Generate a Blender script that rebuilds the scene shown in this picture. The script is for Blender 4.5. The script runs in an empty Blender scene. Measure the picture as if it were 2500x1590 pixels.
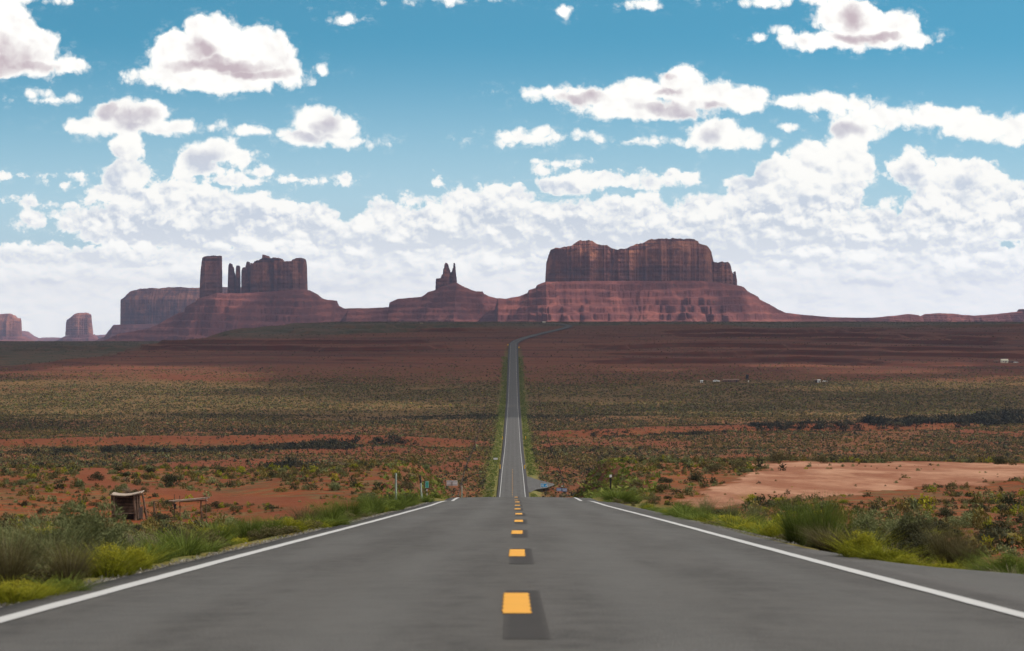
import bpy, math, random
import numpy as np
from mathutils import Vector, Matrix

# ------------------------------------------------------------------ basics
F = 5555.0                       # focal length in photograph pixels (80 mm on 36 mm)
CX, HY = 1250.0, 785.0           # vanishing column, eye-level row
scene = bpy.context.scene
COL = scene.collection
rng = np.random.default_rng(7)
random.seed(7)

def tag(o, label=None, cat=None, group=None, kind=None):
    if label: o['label'] = label
    if cat: o['category'] = cat
    if group: o['group'] = group
    if kind: o['kind'] = kind
    return o

def empty(name, loc, rz=0.0):
    o = bpy.data.objects.new(name, None); COL.objects.link(o)
    o.location = loc; o.rotation_euler = (0, 0, rz); o.empty_display_size = 0.2
    return o

def link(name, me, mats=None, parent=None, smooth=False):
    o = bpy.data.objects.new(name, me); COL.objects.link(o)
    if mats is not None:
        for m in (mats if isinstance(mats, (list, tuple)) else [mats]): me.materials.append(m)
    if parent: o.parent = parent
    if smooth: me.polygons.foreach_set('use_smooth', np.ones(len(me.polygons), bool))
    return o

def np_mesh(name, V, Fc, k, attrs=None, uv=None, matidx=None):
    """V (n,3), Fc (m,k) faces all with k corners; fast build"""
    me = bpy.data.meshes.new(name)
    V = np.asarray(V, np.float32); Fc = np.asarray(Fc, np.int32)
    me.vertices.add(len(V)); me.vertices.foreach_set('co', V.ravel())
    me.loops.add(Fc.size); me.loops.foreach_set('vertex_index', Fc.ravel())
    me.polygons.add(len(Fc))
    me.polygons.foreach_set('loop_start', np.arange(0, Fc.size, k, dtype=np.int32))
    me.polygons.foreach_set('loop_total', np.full(len(Fc), k, np.int32))
    if matidx is not None: me.polygons.foreach_set('material_index', np.asarray(matidx, np.int32))
    me.update(calc_edges=True)
    if attrs:
        for n, a in attrs.items():
            at = me.attributes.new(n, 'FLOAT', 'POINT'); at.data.foreach_set('value', np.asarray(a, np.float32).ravel())
    if uv is not None:
        u = me.uv_layers.new(name='UVMap'); u.data.foreach_set('uv', np.asarray(uv, np.float32)[Fc.ravel()].ravel())
    return me

def grid_faces(nr, nc):
    i = np.arange(nr - 1)[:, None] * nc + np.arange(nc - 1)[None, :]
    i = i.ravel()
    return np.stack([i, i + 1, i + nc + 1, i + nc], 1)

# ------------------------------------------------------------------ noise
def _h(ix, iy, seed):
    n = (ix.astype(np.int64) * 374761393 + iy.astype(np.int64) * 668265263 + seed * 1274126177) & 0xffffffff
    n = ((n ^ (n >> 13)) * 1274126177) & 0xffffffff
    n = (n ^ (n >> 16)) & 0xffffffff
    return n.astype(np.float64) / 4294967295.0
def vn(x, y, seed=0):
    x = np.asarray(x, float); y = np.asarray(y, float)
    x, y = np.broadcast_arrays(x, y)
    ix = np.floor(x); iy = np.floor(y); fx = x - ix; fy = y - iy
    fx = fx * fx * fx * (fx * (fx * 6 - 15) + 10); fy = fy * fy * fy * (fy * (fy * 6 - 15) + 10)
    a = _h(ix, iy, seed); b = _h(ix + 1, iy, seed); c = _h(ix, iy + 1, seed); d = _h(ix + 1, iy + 1, seed)
    return (a * (1 - fx) + b * fx) * (1 - fy) + (c * (1 - fx) + d * fx) * fy
def fbm(x, y, seed=0, o=4, g=0.5):
    s = 0; a = 1; t = 0
    for k in range(o):
        s = s + a * (vn(x * 2**k + 17.3 * k, y * 2**k - 9.1 * k, seed + k) * 2 - 1); t += a; a *= g
    return s / t
def ridge(x, y, seed=0, o=3):
    s = 0; a = 1; t = 0
    for k in range(o):
        s = s + a * (1 - np.abs(vn(x * 2**k + 7.7 * k, y * 2**k, seed + k) * 2 - 1)); t += a; a *= .5
    return s / t
def ss(a, b, x):
    t = np.clip((np.asarray(x, float) - a) / (b - a), 0, 1); return t * t * (3 - 2 * t)
def pchip(tab):
    X = np.array([t[0] for t in tab], float); Y = np.array([t[1] for t in tab], float)
    h = np.diff(X); dl = np.diff(Y) / h; m = np.zeros_like(Y)
    for i in range(1, len(X) - 1):
        if dl[i-1] * dl[i] > 0:
            w1 = 2*h[i] + h[i-1]; w2 = h[i] + 2*h[i-1]; m[i] = (w1 + w2) / (w1/dl[i-1] + w2/dl[i])
    m[0] = dl[0]; m[-1] = dl[-1]
    def f(x):
        x = np.clip(np.asarray(x, float), X[0], X[-1]); i = np.clip(np.searchsorted(X, x) - 1, 0, len(h) - 1)
        t = (x - X[i]) / h[i]; hh = h[i]
        return ((1+2*t)*(1-t)**2*Y[i] + t*(1-t)**2*hh*m[i] + t*t*(3-2*t)*Y[i+1] + t*t*(t-1)*hh*m[i+1])
    return f

# ------------------------------------------------------------------ terrain
zb = pchip([(-150, 9.7), (-60, 3.33), (0, -.9145), (30, -3.037), (60, -5.16), (90, -7.282), (118, -9.263), (124, -9.78), (130, -10.17),
            (136, -10.545), (143, -11.03), (150, -11.75), (200, -16.7), (300, -27), (450, -40.8), (560, -47.0), (642, -49.4),
            (780, -52.1), (1105, -59.4), (1308, -60.6), (1726, -62.2), (2228, -54.5), (2816, -36), (3120, -28.6), (3300, -23.9),
            (3600, -17.6), (3900, -12.7), (4100, -9.8), (4400, -6.6), (5000, -3.4), (6500, -0.8), (8000, -4), (12000, -60), (26000, -170)])
zl2 = pchip([(-150, 9.7), (1308, -60.6), (1726, -62.2), (2228, -55.5), (2600, -51), (3500, -50), (5000, -48), (5600, -49.5), (8000, -90), (12000, -135), (26000, -260)])
zleft = pchip([(-150, 9.3), (0, -1.25), (30, -3.5), (60, -5.95), (100, -9.15), (150, -12.9), (190, -13.6), (230, -15.2), (255, -16.8),
               (320, -26), (450, -42), (642, -52.5), (800, -53), (1105, -59.4), (30000, -59)])
zright = pchip([(-150, 9.3), (0, -1.25), (30, -3.45), (60, -5.8), (100, -8.5), (150, -11.2), (200, -13.1), (240, -14.85), (268, -16.6),
                (320, -26), (450, -42), (642, -52.5), (800, -53), (1105, -59.4), (30000, -59)])
xroad = pchip([(-150, 0), (20, .02), (60, .16), (121, .22), (300, .2), (642, .1), (1300, .4), (2228, .9), (2816, 1.4), (3060, 1.9), (3160, 5.5),
               (3300, 17.8), (3600, 51.8), (3900, 84), (4100, 99.7), (4300, 106), (4700, 92), (5200, 40), (6500, -150), (9000, -600)])
def ledge(z, step, warp, hard):
    q = (z + warp) / step; f = q - np.floor(q)
    g = ss(.5 - .5 * (1 - hard), .5 + .5 * (1 - hard), f)
    return (np.floor(q) + g) * step - warp
def wash1(x): return 1085 + 50 * fbm(x / 130., 0.3, 51, 2) - .03 * x          # left wash
def wash2(x): return 1230 + .55 * np.maximum(x - 60, 0) + 50 * fbm(x / 120., 9.3, 52, 2)   # right wash
def Z(X, D):
    X = np.asarray(X, float); D = np.asarray(D, float); X, D = np.broadcast_arrays(X, D)
    xr = xroad(D); r = X - xr; ar = np.abs(r)
    main = zb(D)
    # scarp: low plain at far left, plateau elsewhere
    edge = -505 + 60 * fbm(D / 300., 2.2, 3, 3) + 25 * fbm(D / 60., X / 400., 4, 2)
    w = ss(-75, 70, X - edge) * ss(2150, 2500, D) + (1 - ss(2150, 2500, D))
    far = main * w + zl2(D) * (1 - w)
    off = fbm(X / 160., D / 260., 11, 4)
    tz = ss(2300, 2600, D) * (1 - ss(4350, 4700, D)) * ss(30, 130, ar)
    far = far + tz * 5.5 * off
    led = ledge(far, 6.2, 5 * fbm(X / 260., D / 500., 13, 4), .90)
    far = far + (led - far) * tz * ss(-.25, .2, fbm(X / 160., D / 300., 15, 3))
    # near side hills
    side = np.where(r < 0, zleft(D), zright(D))
    bank = (1 - ss(255, 300, D)) * ss(120, 165, D) * ((r < 0) * .9 * ss(6, 10, ar) * (1 - ss(14, 24, ar)))
    wn = ss(4.6, 11.0, ar) * (1 - ss(640, 1000, D))
    z = far * (1 - wn) + (side + bank) * wn
    # near road ditch
    near = 1 - ss(90, 150, D)
    z = z - near * .25 * ss(4.1, 5.2, ar) * (1 - ss(7, 12, ar))
    # undulation
    a = ss(5, 25, ar)
    z = z + a * (1 - ss(500, 700, D)) * (.28 * fbm(X / 14., D / 22., 21, 4) + .35 * fbm(X / 50., D / 60., 22, 2) * ss(20, 60, ar))
    z = z + a * ss(600, 800, D) * (1.3 * fbm(X / 90., D / 120., 23, 4) + .4 * fbm(X / 20., D / 30., 24, 2)) * (1 - .8 * ss(4200, 4600, D))
    # washes
    for wf, s in ((wash1, -1), (wash2, 1)):
        m = ss(8, 30, s * r); dd = D - wf(X)
        z = z - m * 3.2 * np.exp(-(dd / 16.) ** 2) + m * 1.6 * np.exp(-((dd - 42) / 24.) ** 2)
    # bed under the road
    under = .10 + .00035 * np.maximum(D, 0)
    half = 4.05 + .0018 * np.maximum(D, 0)
    k = 1 - ss(half, half + 1.2, ar)
    z = z * (1 - k) + (main - under) * k
    return z
def zr(D): return float(zb(D))
def gz(x, y): return float(Z(np.array([x]), np.array([y]))[0])
def at(px, py, dmin=12, dmax=6400):
    d = dmin
    while d < dmax:
        x = (px - CX) / F * d; z = -(py - HY) / F * d
        if z <= gz(x, d): return x, d, gz(x, d)
        d *= 1.004
    return (px - CX) / F * dmax, dmax, gz((px - CX) / F * dmax, dmax)
def W(px, d): return (px - CX) / F * d
def H(py, d): return -(py - HY) / F * d

# ------------------------------------------------------------------ node helper
class NT:
    def __init__(s, tree):
        s.t = tree; s.n = tree.nodes; s.l = tree.links
    def node(s, typ, ins=None, **kw):
        n = s.n.new(typ)
        for k, v in kw.items(): setattr(n, k, v)
        if ins:
            for k, v in ins.items(): s.put(n.inputs[k], v)
        return n
    def put(s, sock, v):
        if isinstance(v, bpy.types.NodeSocket): s.l.new(v, sock)
        else: sock.default_value = v
    def m(s, op, a, b=None, c=None, clamp=False):
        n = s.n.new('ShaderNodeMath'); n.operation = op; n.use_clamp = clamp
        s.put(n.inputs[0], a)
        if b is not None: s.put(n.inputs[1], b)
        if c is not None: s.put(n.inputs[2], c)
        return n.outputs[0]
    def v(s, op, a, b=None, c=None):
        n = s.n.new('ShaderNodeVectorMath'); n.operation = op
        s.put(n.inputs[0], a)
        if b is not None: s.put(n.inputs[1], b)
        if c is not None: s.put(n.inputs[2], c)
        return n.outputs['Value'] if op in ('LENGTH', 'DOT_PRODUCT', 'DISTANCE') else n.outputs['Vector']
    def xyz(s, x, y, z):
        n = s.n.new('ShaderNodeCombineXYZ'); s.put(n.inputs[0], x); s.put(n.inputs[1], y); s.put(n.inputs[2], z); return n.outputs[0]
    def sep(s, v):
        n = s.n.new('ShaderNodeSeparateXYZ'); s.put(n.inputs[0], v); return n.outputs
    def map(s, v, a, b, c=0.0, d=1.0, smooth=True):
        n = s.n.new('ShaderNodeMapRange'); n.interpolation_type = 'SMOOTHSTEP' if smooth else 'LINEAR'
        n.clamp = not smooth
        s.put(n.inputs['Value'], v); s.put(n.inputs['From Min'], a); s.put(n.inputs['From Max'], b)
        s.put(n.inputs['To Min'], c); s.put(n.inputs['To Max'], d); return n.outputs['Result']
    def noise(s, vec, scale, detail=4, rough=.5, dist=0.0):
        n = s.n.new('ShaderNodeTexNoise'); s.put(n.inputs['Vector'], vec); s.put(n.inputs['Scale'], scale)
        n.inputs['Detail'].default_value = detail; n.inputs['Roughness'].default_value = rough; n.inputs['Distortion'].default_value = dist
        return n.outputs['Fac']
    def vor(s, vec, scale, detail=0.0, rough=.5, feature='F1', out='Distance', smooth=None):
        n = s.n.new('ShaderNodeTexVoronoi'); n.feature = feature; s.put(n.inputs['Vector'], vec); s.put(n.inputs['Scale'], scale)
        if 'Detail' in n.inputs: n.inputs['Detail'].default_value = detail; n.inputs['Roughness'].default_value = rough
        if smooth is not None: n.inputs['Smoothness'].default_value = smooth
        return n.outputs[out]
    def mix(s, f, a, b, blend='MIX'):
        n = s.n.new('ShaderNodeMix'); n.data_type = 'RGBA'; n.blend_type = blend
        s.put(n.inputs[0], f); s.put(n.inputs[6], a if isinstance(a, bpy.types.NodeSocket) else (*a, 1)); s.put(n.inputs[7], b if isinstance(b, bpy.types.NodeSocket) else (*b, 1))
        return n.outputs[2]
    def attr(s, name, out='Fac'):
        n = s.n.new('ShaderNodeAttribute'); n.attribute_name = name; return n.outputs[out]

def material(name):
    m = bpy.data.materials.new(name); m.use_nodes = True; m.node_tree.nodes.clear()
    t = NT(m.node_tree); out = t.node('ShaderNodeOutputMaterial')
    return m, t, out
def finish(t, out, col, rough=.9, bump=None, bstr=.4, bdist=1.0, spec=.2, metal=0.0, transl=None):
    p = t.node('ShaderNodeBsdfPrincipled')
    t.put(p.inputs['Base Color'], col if isinstance(col, bpy.types.NodeSocket) else (*col, 1))
    t.put(p.inputs['Roughness'], rough); p.inputs['Specular IOR Level'].default_value = spec; p.inputs['Metallic'].default_value = metal
    if bump is not None:
        b = t.node('ShaderNodeBump', {'Height': bump, 'Strength': bstr, 'Distance': bdist}); t.l.new(b.outputs[0], p.inputs['Normal'])
    s = p.outputs[0]
    if transl:
        tr = t.node('ShaderNodeBsdfTranslucent'); t.put(tr.inputs[0], col if isinstance(col, bpy.types.NodeSocket) else (*col, 1))
        mx = t.node('ShaderNodeMixShader'); mx.inputs[0].default_value = transl
        t.l.new(p.outputs[0], mx.inputs[1]); t.l.new(tr.outputs[0], mx.inputs[2]); s = mx.outputs[0]
    t.l.new(s, out.inputs['Surface'])
def simple(name, col, rough=.8, var=.15, scale=8., metal=0.0, spec=.3, streak=None):
    m, t, out = material(name)
    tc = t.node('ShaderNodeTexCoord').outputs['Object']
    v = t.v('MULTIPLY', tc, streak) if streak else tc
    n = t.noise(v, scale, 5, .6)
    f = t.map(n, .3, .7, 1 - var, 1 + var)
    c = t.v('SCALE', (*col,)); t.put(c.node.inputs['Scale'], f)
    finish(t, out, c, rough, bump=n, bstr=.2, bdist=.02, spec=spec, metal=metal)
    return m
# ------------------------------------------------------------------ light, world, camera
SUN_EL, SUN_AZ = 48.0, 93.0       # azimuth measured from +Y (view direction) towards +X
sd = Vector((math.sin(math.radians(SUN_AZ)) * math.cos(math.radians(SUN_EL)), math.cos(math.radians(SUN_AZ)) * math.cos(math.radians(SUN_EL)), math.sin(math.radians(SUN_EL))))
L = bpy.data.lights.new('sun', 'SUN'); L.energy = 3.3; L.angle = math.radians(.8); L.color = (1, .95, .87)
lo = bpy.data.objects.new('sun', L); COL.objects.link(lo); lo.rotation_euler = (-sd).to_track_quat('-Z', 'Y').to_euler(); lo.location = (300, 0, 600)

world = bpy.data.worlds.new('World'); scene.world = world; world.use_nodes = True
wt = world.node_tree; wt.nodes.clear(); t = NT(wt)
wo = t.node('ShaderNodeOutputWorld'); 
g = t.node('ShaderNodeTexCoord').outputs['Generated']
gx, gy, gzz = t.sep(g)
ay = t.m('MAXIMUM', t.m('ABSOLUTE', gy), .02)
# direction expressed in hundredths of a tangent unit along and above the horizon
U = t.m('ADD', t.m('MULTIPLY', t.m('DIVIDE', gx, ay), 55.55), 12.5)
V = t.m('MULTIPLY', t.m('DIVIDE', gzz, ay), 55.55)        # height above the horizon
P = t.xyz(U, V, t.m('MULTIPLY', gy, 3.0))
K = 1.0386 / 100.0
def E(cx, cy, rx, ry): return (cx * K, 7.85 - cy * K, rx * K, ry * K)
CL = [(515,150,150,70),(505,90,75,60),(430,130,80,58),(600,125,90,62),(515,178,205,40),(640,165,78,36),
 (15,70,70,65),(70,115,75,52),(50,152,115,30),(150,152,50,24),(0,20,50,30),
 (275,268,62,34),(330,270,70,32),(300,297,130,18),(395,300,80,18),(210,287,42,14),
 (755,285,62,36),(795,305,60,34),(745,322,105,20),(830,336,60,11),(610,310,36,8),
 (1600,195,58,40),(1530,213,85,30),(1410,228,160,24),(1285,218,66,11),(1490,255,130,28),(1650,232,120,34),(1745,235,55,32),(1580,262,120,20),
 (1265,327,92,13),(1275,315,38,14),
 (1680,305,52,28),(1685,333,118,14),(1700,320,80,20),
 (1995,45,80,48),(2085,65,78,42),(2005,92,150,22),(2140,90,50,16),(1850,0,95,12),(1837,70,22,9),
 (1920,238,58,18),(2010,250,90,16),(2070,275,110,26),(2200,275,100,24),(2320,298,110,30),(2410,320,60,20),(1850,240,28,10),(2010,310,60,32),(1995,350,60,38),
 (1905,378,60,44),(1850,420,90,55),(1780,450,72,48),(1960,430,90,85),(2000,390,60,60),
 (2160,400,66,48),(2230,430,100,58),(2310,430,62,54),(2390,470,60,52),(2210,485,130,30),
 (298,350,44,36),(300,410,54,50),(290,458,85,26),
 (510,358,66,34),(470,388,74,34),(565,366,42,22),(520,422,105,14),(705,422,70,11),(622,402,36,10),
 (420,470,115,45),(560,500,130,50),(720,520,88,40),(600,460,66,14),(340,530,120,38),(800,550,120,40),
 (900,488,36,22),(1000,470,52,16),(1030,428,22,18),(950,530,110,45),(1120,500,100,50),(1200,468,80,36),(1300,382,38,7),(1270,400,30,12),
 (1450,425,175,19),(1340,432,85,24),(1600,412,55,12),(1330,515,150,50),(1500,500,130,44),(1640,490,90,36),(1740,520,180,60),
 (130,600,230,26),(75,222,26,10),(120,236,34,3.5),(810,47,20,7),(757,163,11,14),(55,411,66,4),(148,436,15,8),(80,478,42,3),(2010,555,420,70),(300,530,160,60),(500,520,200,80),(700,560,150,60),(900,565,160,65),(1050,545,160,65),(1250,540,160,75),(1450,540,180,78),(1650,550,160,80),(1850,520,170,100),(2250,530,200,60),(2400,520,100,60),(420,540,230,50),(650,545,200,40),(880,560,200,40),(1100,545,150,50),(1250,530,120,60),(1600,545,200,60),(2330,520,120,50),
 (165,530,20,14),(500,300,22,9),(1415,330,14,6),(1480,330,18,6),(1325,25,14,12),(1520,12,32,8),(1785,92,14,8),(1040,1,55,4),(40,3,50,6),(1845,298,12,6),(75,520,34,22)]
DK = [(515,155,130,14),(600,172,90,10),(470,120,40,18),(0,140,90,38),(60,160,70,14),(320,280,60,20),(255,265,30,18),(768,295,34,22),(740,322,60,8),(1570,252,80,14),(1640,258,90,9),
      (1370,236,60,12),(1550,178,40,8),(1570,218,40,8),(1675,310,34,20),(2005,38,36,26),(2010,88,60,10),(2070,80,50,8),(2130,445,44,50),(2270,450,30,34),(2180,505,150,9),
      (270,400,40,45),(480,375,50,30),(330,500,120,26),(470,545,200,14),(900,575,200,12),(1150,520,90,36),(1500,560,220,16),(1290,450,90,16),(1760,440,50,60),(1850,500,90,40),(1330,540,120,30),(1000,540,60,30),(720,510,60,20),(550,520,90,20),(2060,575,330,10),(1700,600,300,9),(180,608,80,12),(600,605,120,8),(2250,340,60,8),(1990,310,50,18),(1420,640,200,14),(880,650,180,12)]

_r = random.Random(5); BANK = []
for i in range(84):
    v_ = _r.uniform(.12, 1.0) ** .8 * 3.0; s_ = .35 + .28 * v_
    BANK.append((_r.uniform(-.5, 25.5), v_, s_ * _r.uniform(.7, 2.2), s_ * _r.uniform(.18, .42)))
def clouds(cell, t, U, V, P):
    """colour socket of the sky seen inside one cell (u0, u1, v0, v1) of the horizon band"""
    u0, u1, v0, v1 = cell
    def near(e, mg): return e[0] + e[2] + mg > u0 and e[0] - e[2] - mg < u1 and e[1] + e[3] + mg > v0 and e[1] - e[3] - mg < v1
    def warp(amt, sc, det):
        n = t.node('ShaderNodeTexNoise', {'Vector': P, 'Scale': sc, 'Detail': det})
        w = t.n.new('ShaderNodeVectorMath'); w.operation = 'SCALE'; t.put(w.inputs[0], t.v('SUBTRACT', n.outputs['Color'], (.5, .5, .5))); w.inputs['Scale'].default_value = amt
        return t.v('ADD', P, w.outputs[0])
    Pw = warp(.30, 1.3, 3.0)
    S = t.m('SUBTRACT', V, 7.85 - 572 * K)
    for c in CL:
        e = E(*c)
        if not near(e, .9): continue
        x, y, a, b = e
        ln = t.v('LENGTH', t.v('MULTIPLY_ADD', Pw, (1 / a, 1 / b, 0), (-x / a, -y / b, 0)))
        r = min(a, b)
        S = t.m('SMOOTH_MIN', S, t.m('MULTIPLY_ADD', ln, r, -r), .06)
    # cloud texture flattens towards the horizon, where clouds are seen edge-on
    Pt = t.xyz(U, t.m('MULTIPLY', t.m('POWER', t.m('MAXIMUM', V, 0.0), .72), 2.1), 0.0)
    n = t.node('ShaderNodeTexNoise', {'Vector': Pt, 'Scale': 3.0, 'Detail': 4.0})
    w = t.n.new('ShaderNodeVectorMath'); w.operation = 'SCALE'; t.put(w.inputs[0], n.outputs['Color']); w.inputs['Scale'].default_value = .22
    wq = t.v('ADD', Pt, w.outputs[0])
    def relief(vec):
        return t.m('ADD', t.m('MULTIPLY', t.vor(vec, 1.9, 3.5, .55), -.75), t.m('MULTIPLY', t.noise(vec, 1.2, 9, .58), 1.5))
    R0 = relief(wq)
    def soft(vec):
        return t.m('ADD', t.m('MULTIPLY', t.vor(vec, 1.7, 1.6, .5, 'SMOOTH_F1', smooth=.6), -.9), t.m('MULTIPLY', t.noise(vec, 1.3, 5, .55), 1.3))
    q0 = soft(wq); q1 = soft(t.v('ADD', wq, (.07, .15, 0)))
    edge = t.m('SUBTRACT', S, t.m('MULTIPLY', t.m('SUBTRACT', R0, .37), t.map(V, 3.6, 4.6, .38, .24)))
    edge = t.m('ADD', edge, t.m('MULTIPLY', t.m('SUBTRACT', t.noise(Pt, 9.0, 6, .62), .5), t.map(V, 3.6, 4.4, .085, .055)))
    edge = t.m('SUBTRACT', edge, t.map(V, 4.3, 3.3, BIAS, BIAS + .06))
    alpha = t.map(edge, .055, -.085, 0.0, 1.0)
    fr = t.m('MULTIPLY', t.map(edge, .26, -.02, 0.0, .30), t.map(t.noise(t.v('MULTIPLY', P, (1, 1.6, 1)), 2.6, 8, .7), .50, .72))
    alpha = t.m('MAXIMUM', alpha, fr)
    R1 = relief(t.v('ADD', wq, (.04, .09, 0)))
    emb = t.m('ADD', t.m('ADD', t.m('SUBTRACT', q0, q1), t.m('MULTIPLY', t.m('SUBTRACT', R0, R1), .55)), .02)
    core = t.map(edge, -.10, -.50, 0.0, 1.0)
    Pd = warp(.8, 1.2, 3.5)
    if v0 == 0:                      # the low bank: overlapping puffs, bright rims over shaded bases
        puffs = sorted([e for e in [E(*c) for c in CL] + BANK if near(e, .35) and e[1] < 4.6 and min(e[2], e[3]) > .13], key=lambda e: -(e[1] - .6 * e[3]))
        wx_, wy_, _w = t.sep(Pw)
        pd = .22
        nz_ = t.m('MULTIPLY', t.m('SUBTRACT', R0, .40), .34)
        for x, y, a, b in puffs:
            # each puff is chained to the one behind it, so the shader evaluates them in order
            qx = t.m('MULTIPLY_ADD', wx_, 1 / a, t.m('MULTIPLY_ADD', pd, 1e-7, -x / a)); qy = t.m('MULTIPLY_ADD', wy_, 1 / b, t.m('MULTIPLY_ADD', pd, 1e-7, -y / b))
            ln = t.m('SQRT', t.m('MULTIPLY_ADD', qx, qx, t.m('MULTIPLY', qy, qy)))
            r = min(a, b); sd_i = t.m('SUBTRACT', t.m('MULTIPLY_ADD', ln, r, -r * 1.12), t.m('MULTIPLY', nz_, min(1.0, .35 + r)))
            cov = t.map(sd_i, .05 + .04 * r, -.05, 0.0, 1.0)
            gi_ = t.map(t.m('ADD', qy, t.m('MULTIPLY', nz_, 3.0)), .55, -.75, 0.0, .80)
            pd = t.m('ADD', t.m('MULTIPLY', t.m('SUBTRACT', gi_, pd), cov), pd)
    dk = None
    for c in DK:
        e = E(c[0], c[1], c[2] * 1.25, c[3] * 1.6)
        if not near(e, .5): continue
        x, y, a, b = e
        q = t.v('MULTIPLY_ADD', Pd, (1 / a, 1 / b, 0), (-x / a, -y / b, 0))
        k = t.m('SUBTRACT', 1.0, t.v('DOT_PRODUCT', q, q))
        dk = k if dk is None else t.m('MAXIMUM', dk, k)
    dk = t.map(dk, 0.0, 1.1, 0.0, 1.0) if dk is not None else 0.0
    low = t.map(V, 3.6, 1.6, 0.0, 1.0)
    gen = t.map(t.noise(t.v('MULTIPLY', Pt, (.55, 1.25, 1)), 1.15, 7, .6), .44, .66, 0.0, 1.0)
    d = t.m('ADD', t.m('MULTIPLY', dk, .95), t.m('MULTIPLY', t.m('MULTIPLY', gen, core), t.m('MULTIPLY_ADD', low, .40, .16)))
    if v0 == 0:
        wb = t.map(V, 3.55, 2.9, 0.0, 1.0)
        d = t.m('ADD', t.m('MULTIPLY', d, t.m('MULTIPLY_ADD', wb, -.62, 1.0)), t.m('MULTIPLY', pd, t.m('MULTIPLY', wb, .95)))
    d = t.m('ADD', d, t.m('MULTIPLY', emb, t.m('MULTIPLY', t.map(V, 4.4, 3.4, .55, 1.55), t.map(V, .4, 2.2, -.45, -1.0))))
    d = t.m('MULTIPLY', d, t.map(edge, .02, -.16, 0.0, 1.0))
    d = t.m('MULTIPLY', t.m('MINIMUM', t.m('MAXIMUM', d, 0.0), 1.0), t.map(V, .3, 2.6, .55, 1.0, False))
    dcol = t.mix(t.map(V, 3.2, 6.2, 0.0, 1.0), t.mix(t.map(V, 3.0, .3), (.70, .77, .87), (.98, 1.03, 1.08)), (.62, .52, .56))
    return alpha, t.mix(d, t.mix(t.map(V, 3.4, .3), (1.16, 1.15, 1.10), (1.48, 1.46, 1.38)), dcol)
BIAS = .12
# clear sky: physical sky looked up higher than the true direction so that its blue reaches lower
sky = t.node('ShaderNodeTexSky'); sky.sky_type = 'NISHITA'; sky.sun_disc = False
sky.sun_elevation = math.radians(SUN_EL); sky.sun_rotation = math.radians(SUN_AZ)
sky.altitude = 1600; sky.air_density = 1.0; sky.dust_density = .3; sky.ozone_density = 1.0
sv = t.v('NORMALIZE', t.xyz(gx, gy, t.m('MULTIPLY_ADD', t.m('MAXIMUM', gzz, 0.0), 4.2, .05)))
t.put(sky.inputs[0], sv)
skc = t.mix(1.0, sky.outputs[0], (.105 * .78, .105 * 2.02, .105 * 1.72), 'MULTIPLY')
skc = t.mix(t.map(V, 7.2, 1.2, 0.0, .92), skc, (.60, .78, .86))
def shade(colr):
    b = t.node('ShaderNodeBackground'); t.put(b.inputs['Color'], colr); return b.outputs[0]
def switch(fac, a, b):
    n = t.n.new('ShaderNodeMixShader'); t.put(n.inputs[0], fac); t.l.new(a, n.inputs[1]); t.l.new(b, n.inputs[2]); return n.outputs[0]
UE = [-.6, 4.6, 9.4, 13.2, 16.6, 20.4, 25.6]; VS = 3.6
def cellshade(c):
    gt = bpy.data.node_groups.new('cloud_cell', 'ShaderNodeTree')
    for nm, ty in (('U', 'NodeSocketFloat'), ('V', 'NodeSocketFloat'), ('Sky', 'NodeSocketColor')):
        gt.interface.new_socket(nm, in_out='INPUT', socket_type=ty)
    gt.interface.new_socket('Shader', in_out='OUTPUT', socket_type='NodeSocketShader')
    q = NT(gt); gi = q.node('NodeGroupInput'); go = q.node('NodeGroupOutput')
    al, cc = clouds(c, q, gi.outputs[0], gi.outputs[1], q.xyz(gi.outputs[0], gi.outputs[1], 0.0))
    b = q.node('ShaderNodeBackground'); q.put(b.inputs['Color'], q.mix(al, gi.outputs[2], cc)); q.l.new(b.outputs[0], go.inputs[0])
    n = t.node('ShaderNodeGroup'); n.node_tree = gt
    t.put(n.inputs[0], U); t.put(n.inputs[1], V); t.put(n.inputs[2], skc)
    return n.outputs[0]
rowsh = []
for v0, v1 in ((0, VS), (VS, 9.5)):
    cur = cellshade((UE[0], UE[1], v0, v1))
    for k in range(1, 6):
        cur = switch(t.m('GREATER_THAN', U, UE[k]), cur, cellshade((UE[k], UE[k + 1], v0, v1)))
    rowsh.append(cur)
band = switch(t.m('GREATER_THAN', V, VS), rowsh[0], rowsh[1])
# unseen sky all round: broken cumulus, brightness added towards the sun for soft fill
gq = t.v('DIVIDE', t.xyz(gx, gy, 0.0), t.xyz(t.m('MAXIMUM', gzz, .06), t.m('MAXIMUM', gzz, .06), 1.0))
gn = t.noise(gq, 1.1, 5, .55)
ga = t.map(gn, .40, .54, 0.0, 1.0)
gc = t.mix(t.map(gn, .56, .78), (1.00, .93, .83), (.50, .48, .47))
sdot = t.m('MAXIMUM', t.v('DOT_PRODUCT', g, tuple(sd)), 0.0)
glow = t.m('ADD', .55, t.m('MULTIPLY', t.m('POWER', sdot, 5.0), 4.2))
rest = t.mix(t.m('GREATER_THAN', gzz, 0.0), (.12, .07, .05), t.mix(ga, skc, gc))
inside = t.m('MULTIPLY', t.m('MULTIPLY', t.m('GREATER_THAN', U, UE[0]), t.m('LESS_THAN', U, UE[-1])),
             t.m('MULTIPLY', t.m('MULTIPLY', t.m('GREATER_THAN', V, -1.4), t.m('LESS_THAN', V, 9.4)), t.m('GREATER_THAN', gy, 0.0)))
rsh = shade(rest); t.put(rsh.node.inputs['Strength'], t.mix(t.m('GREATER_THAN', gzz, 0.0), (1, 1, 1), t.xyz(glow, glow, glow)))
t.l.new(switch(inside, rsh, band), wo.inputs['Surface'])
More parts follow.
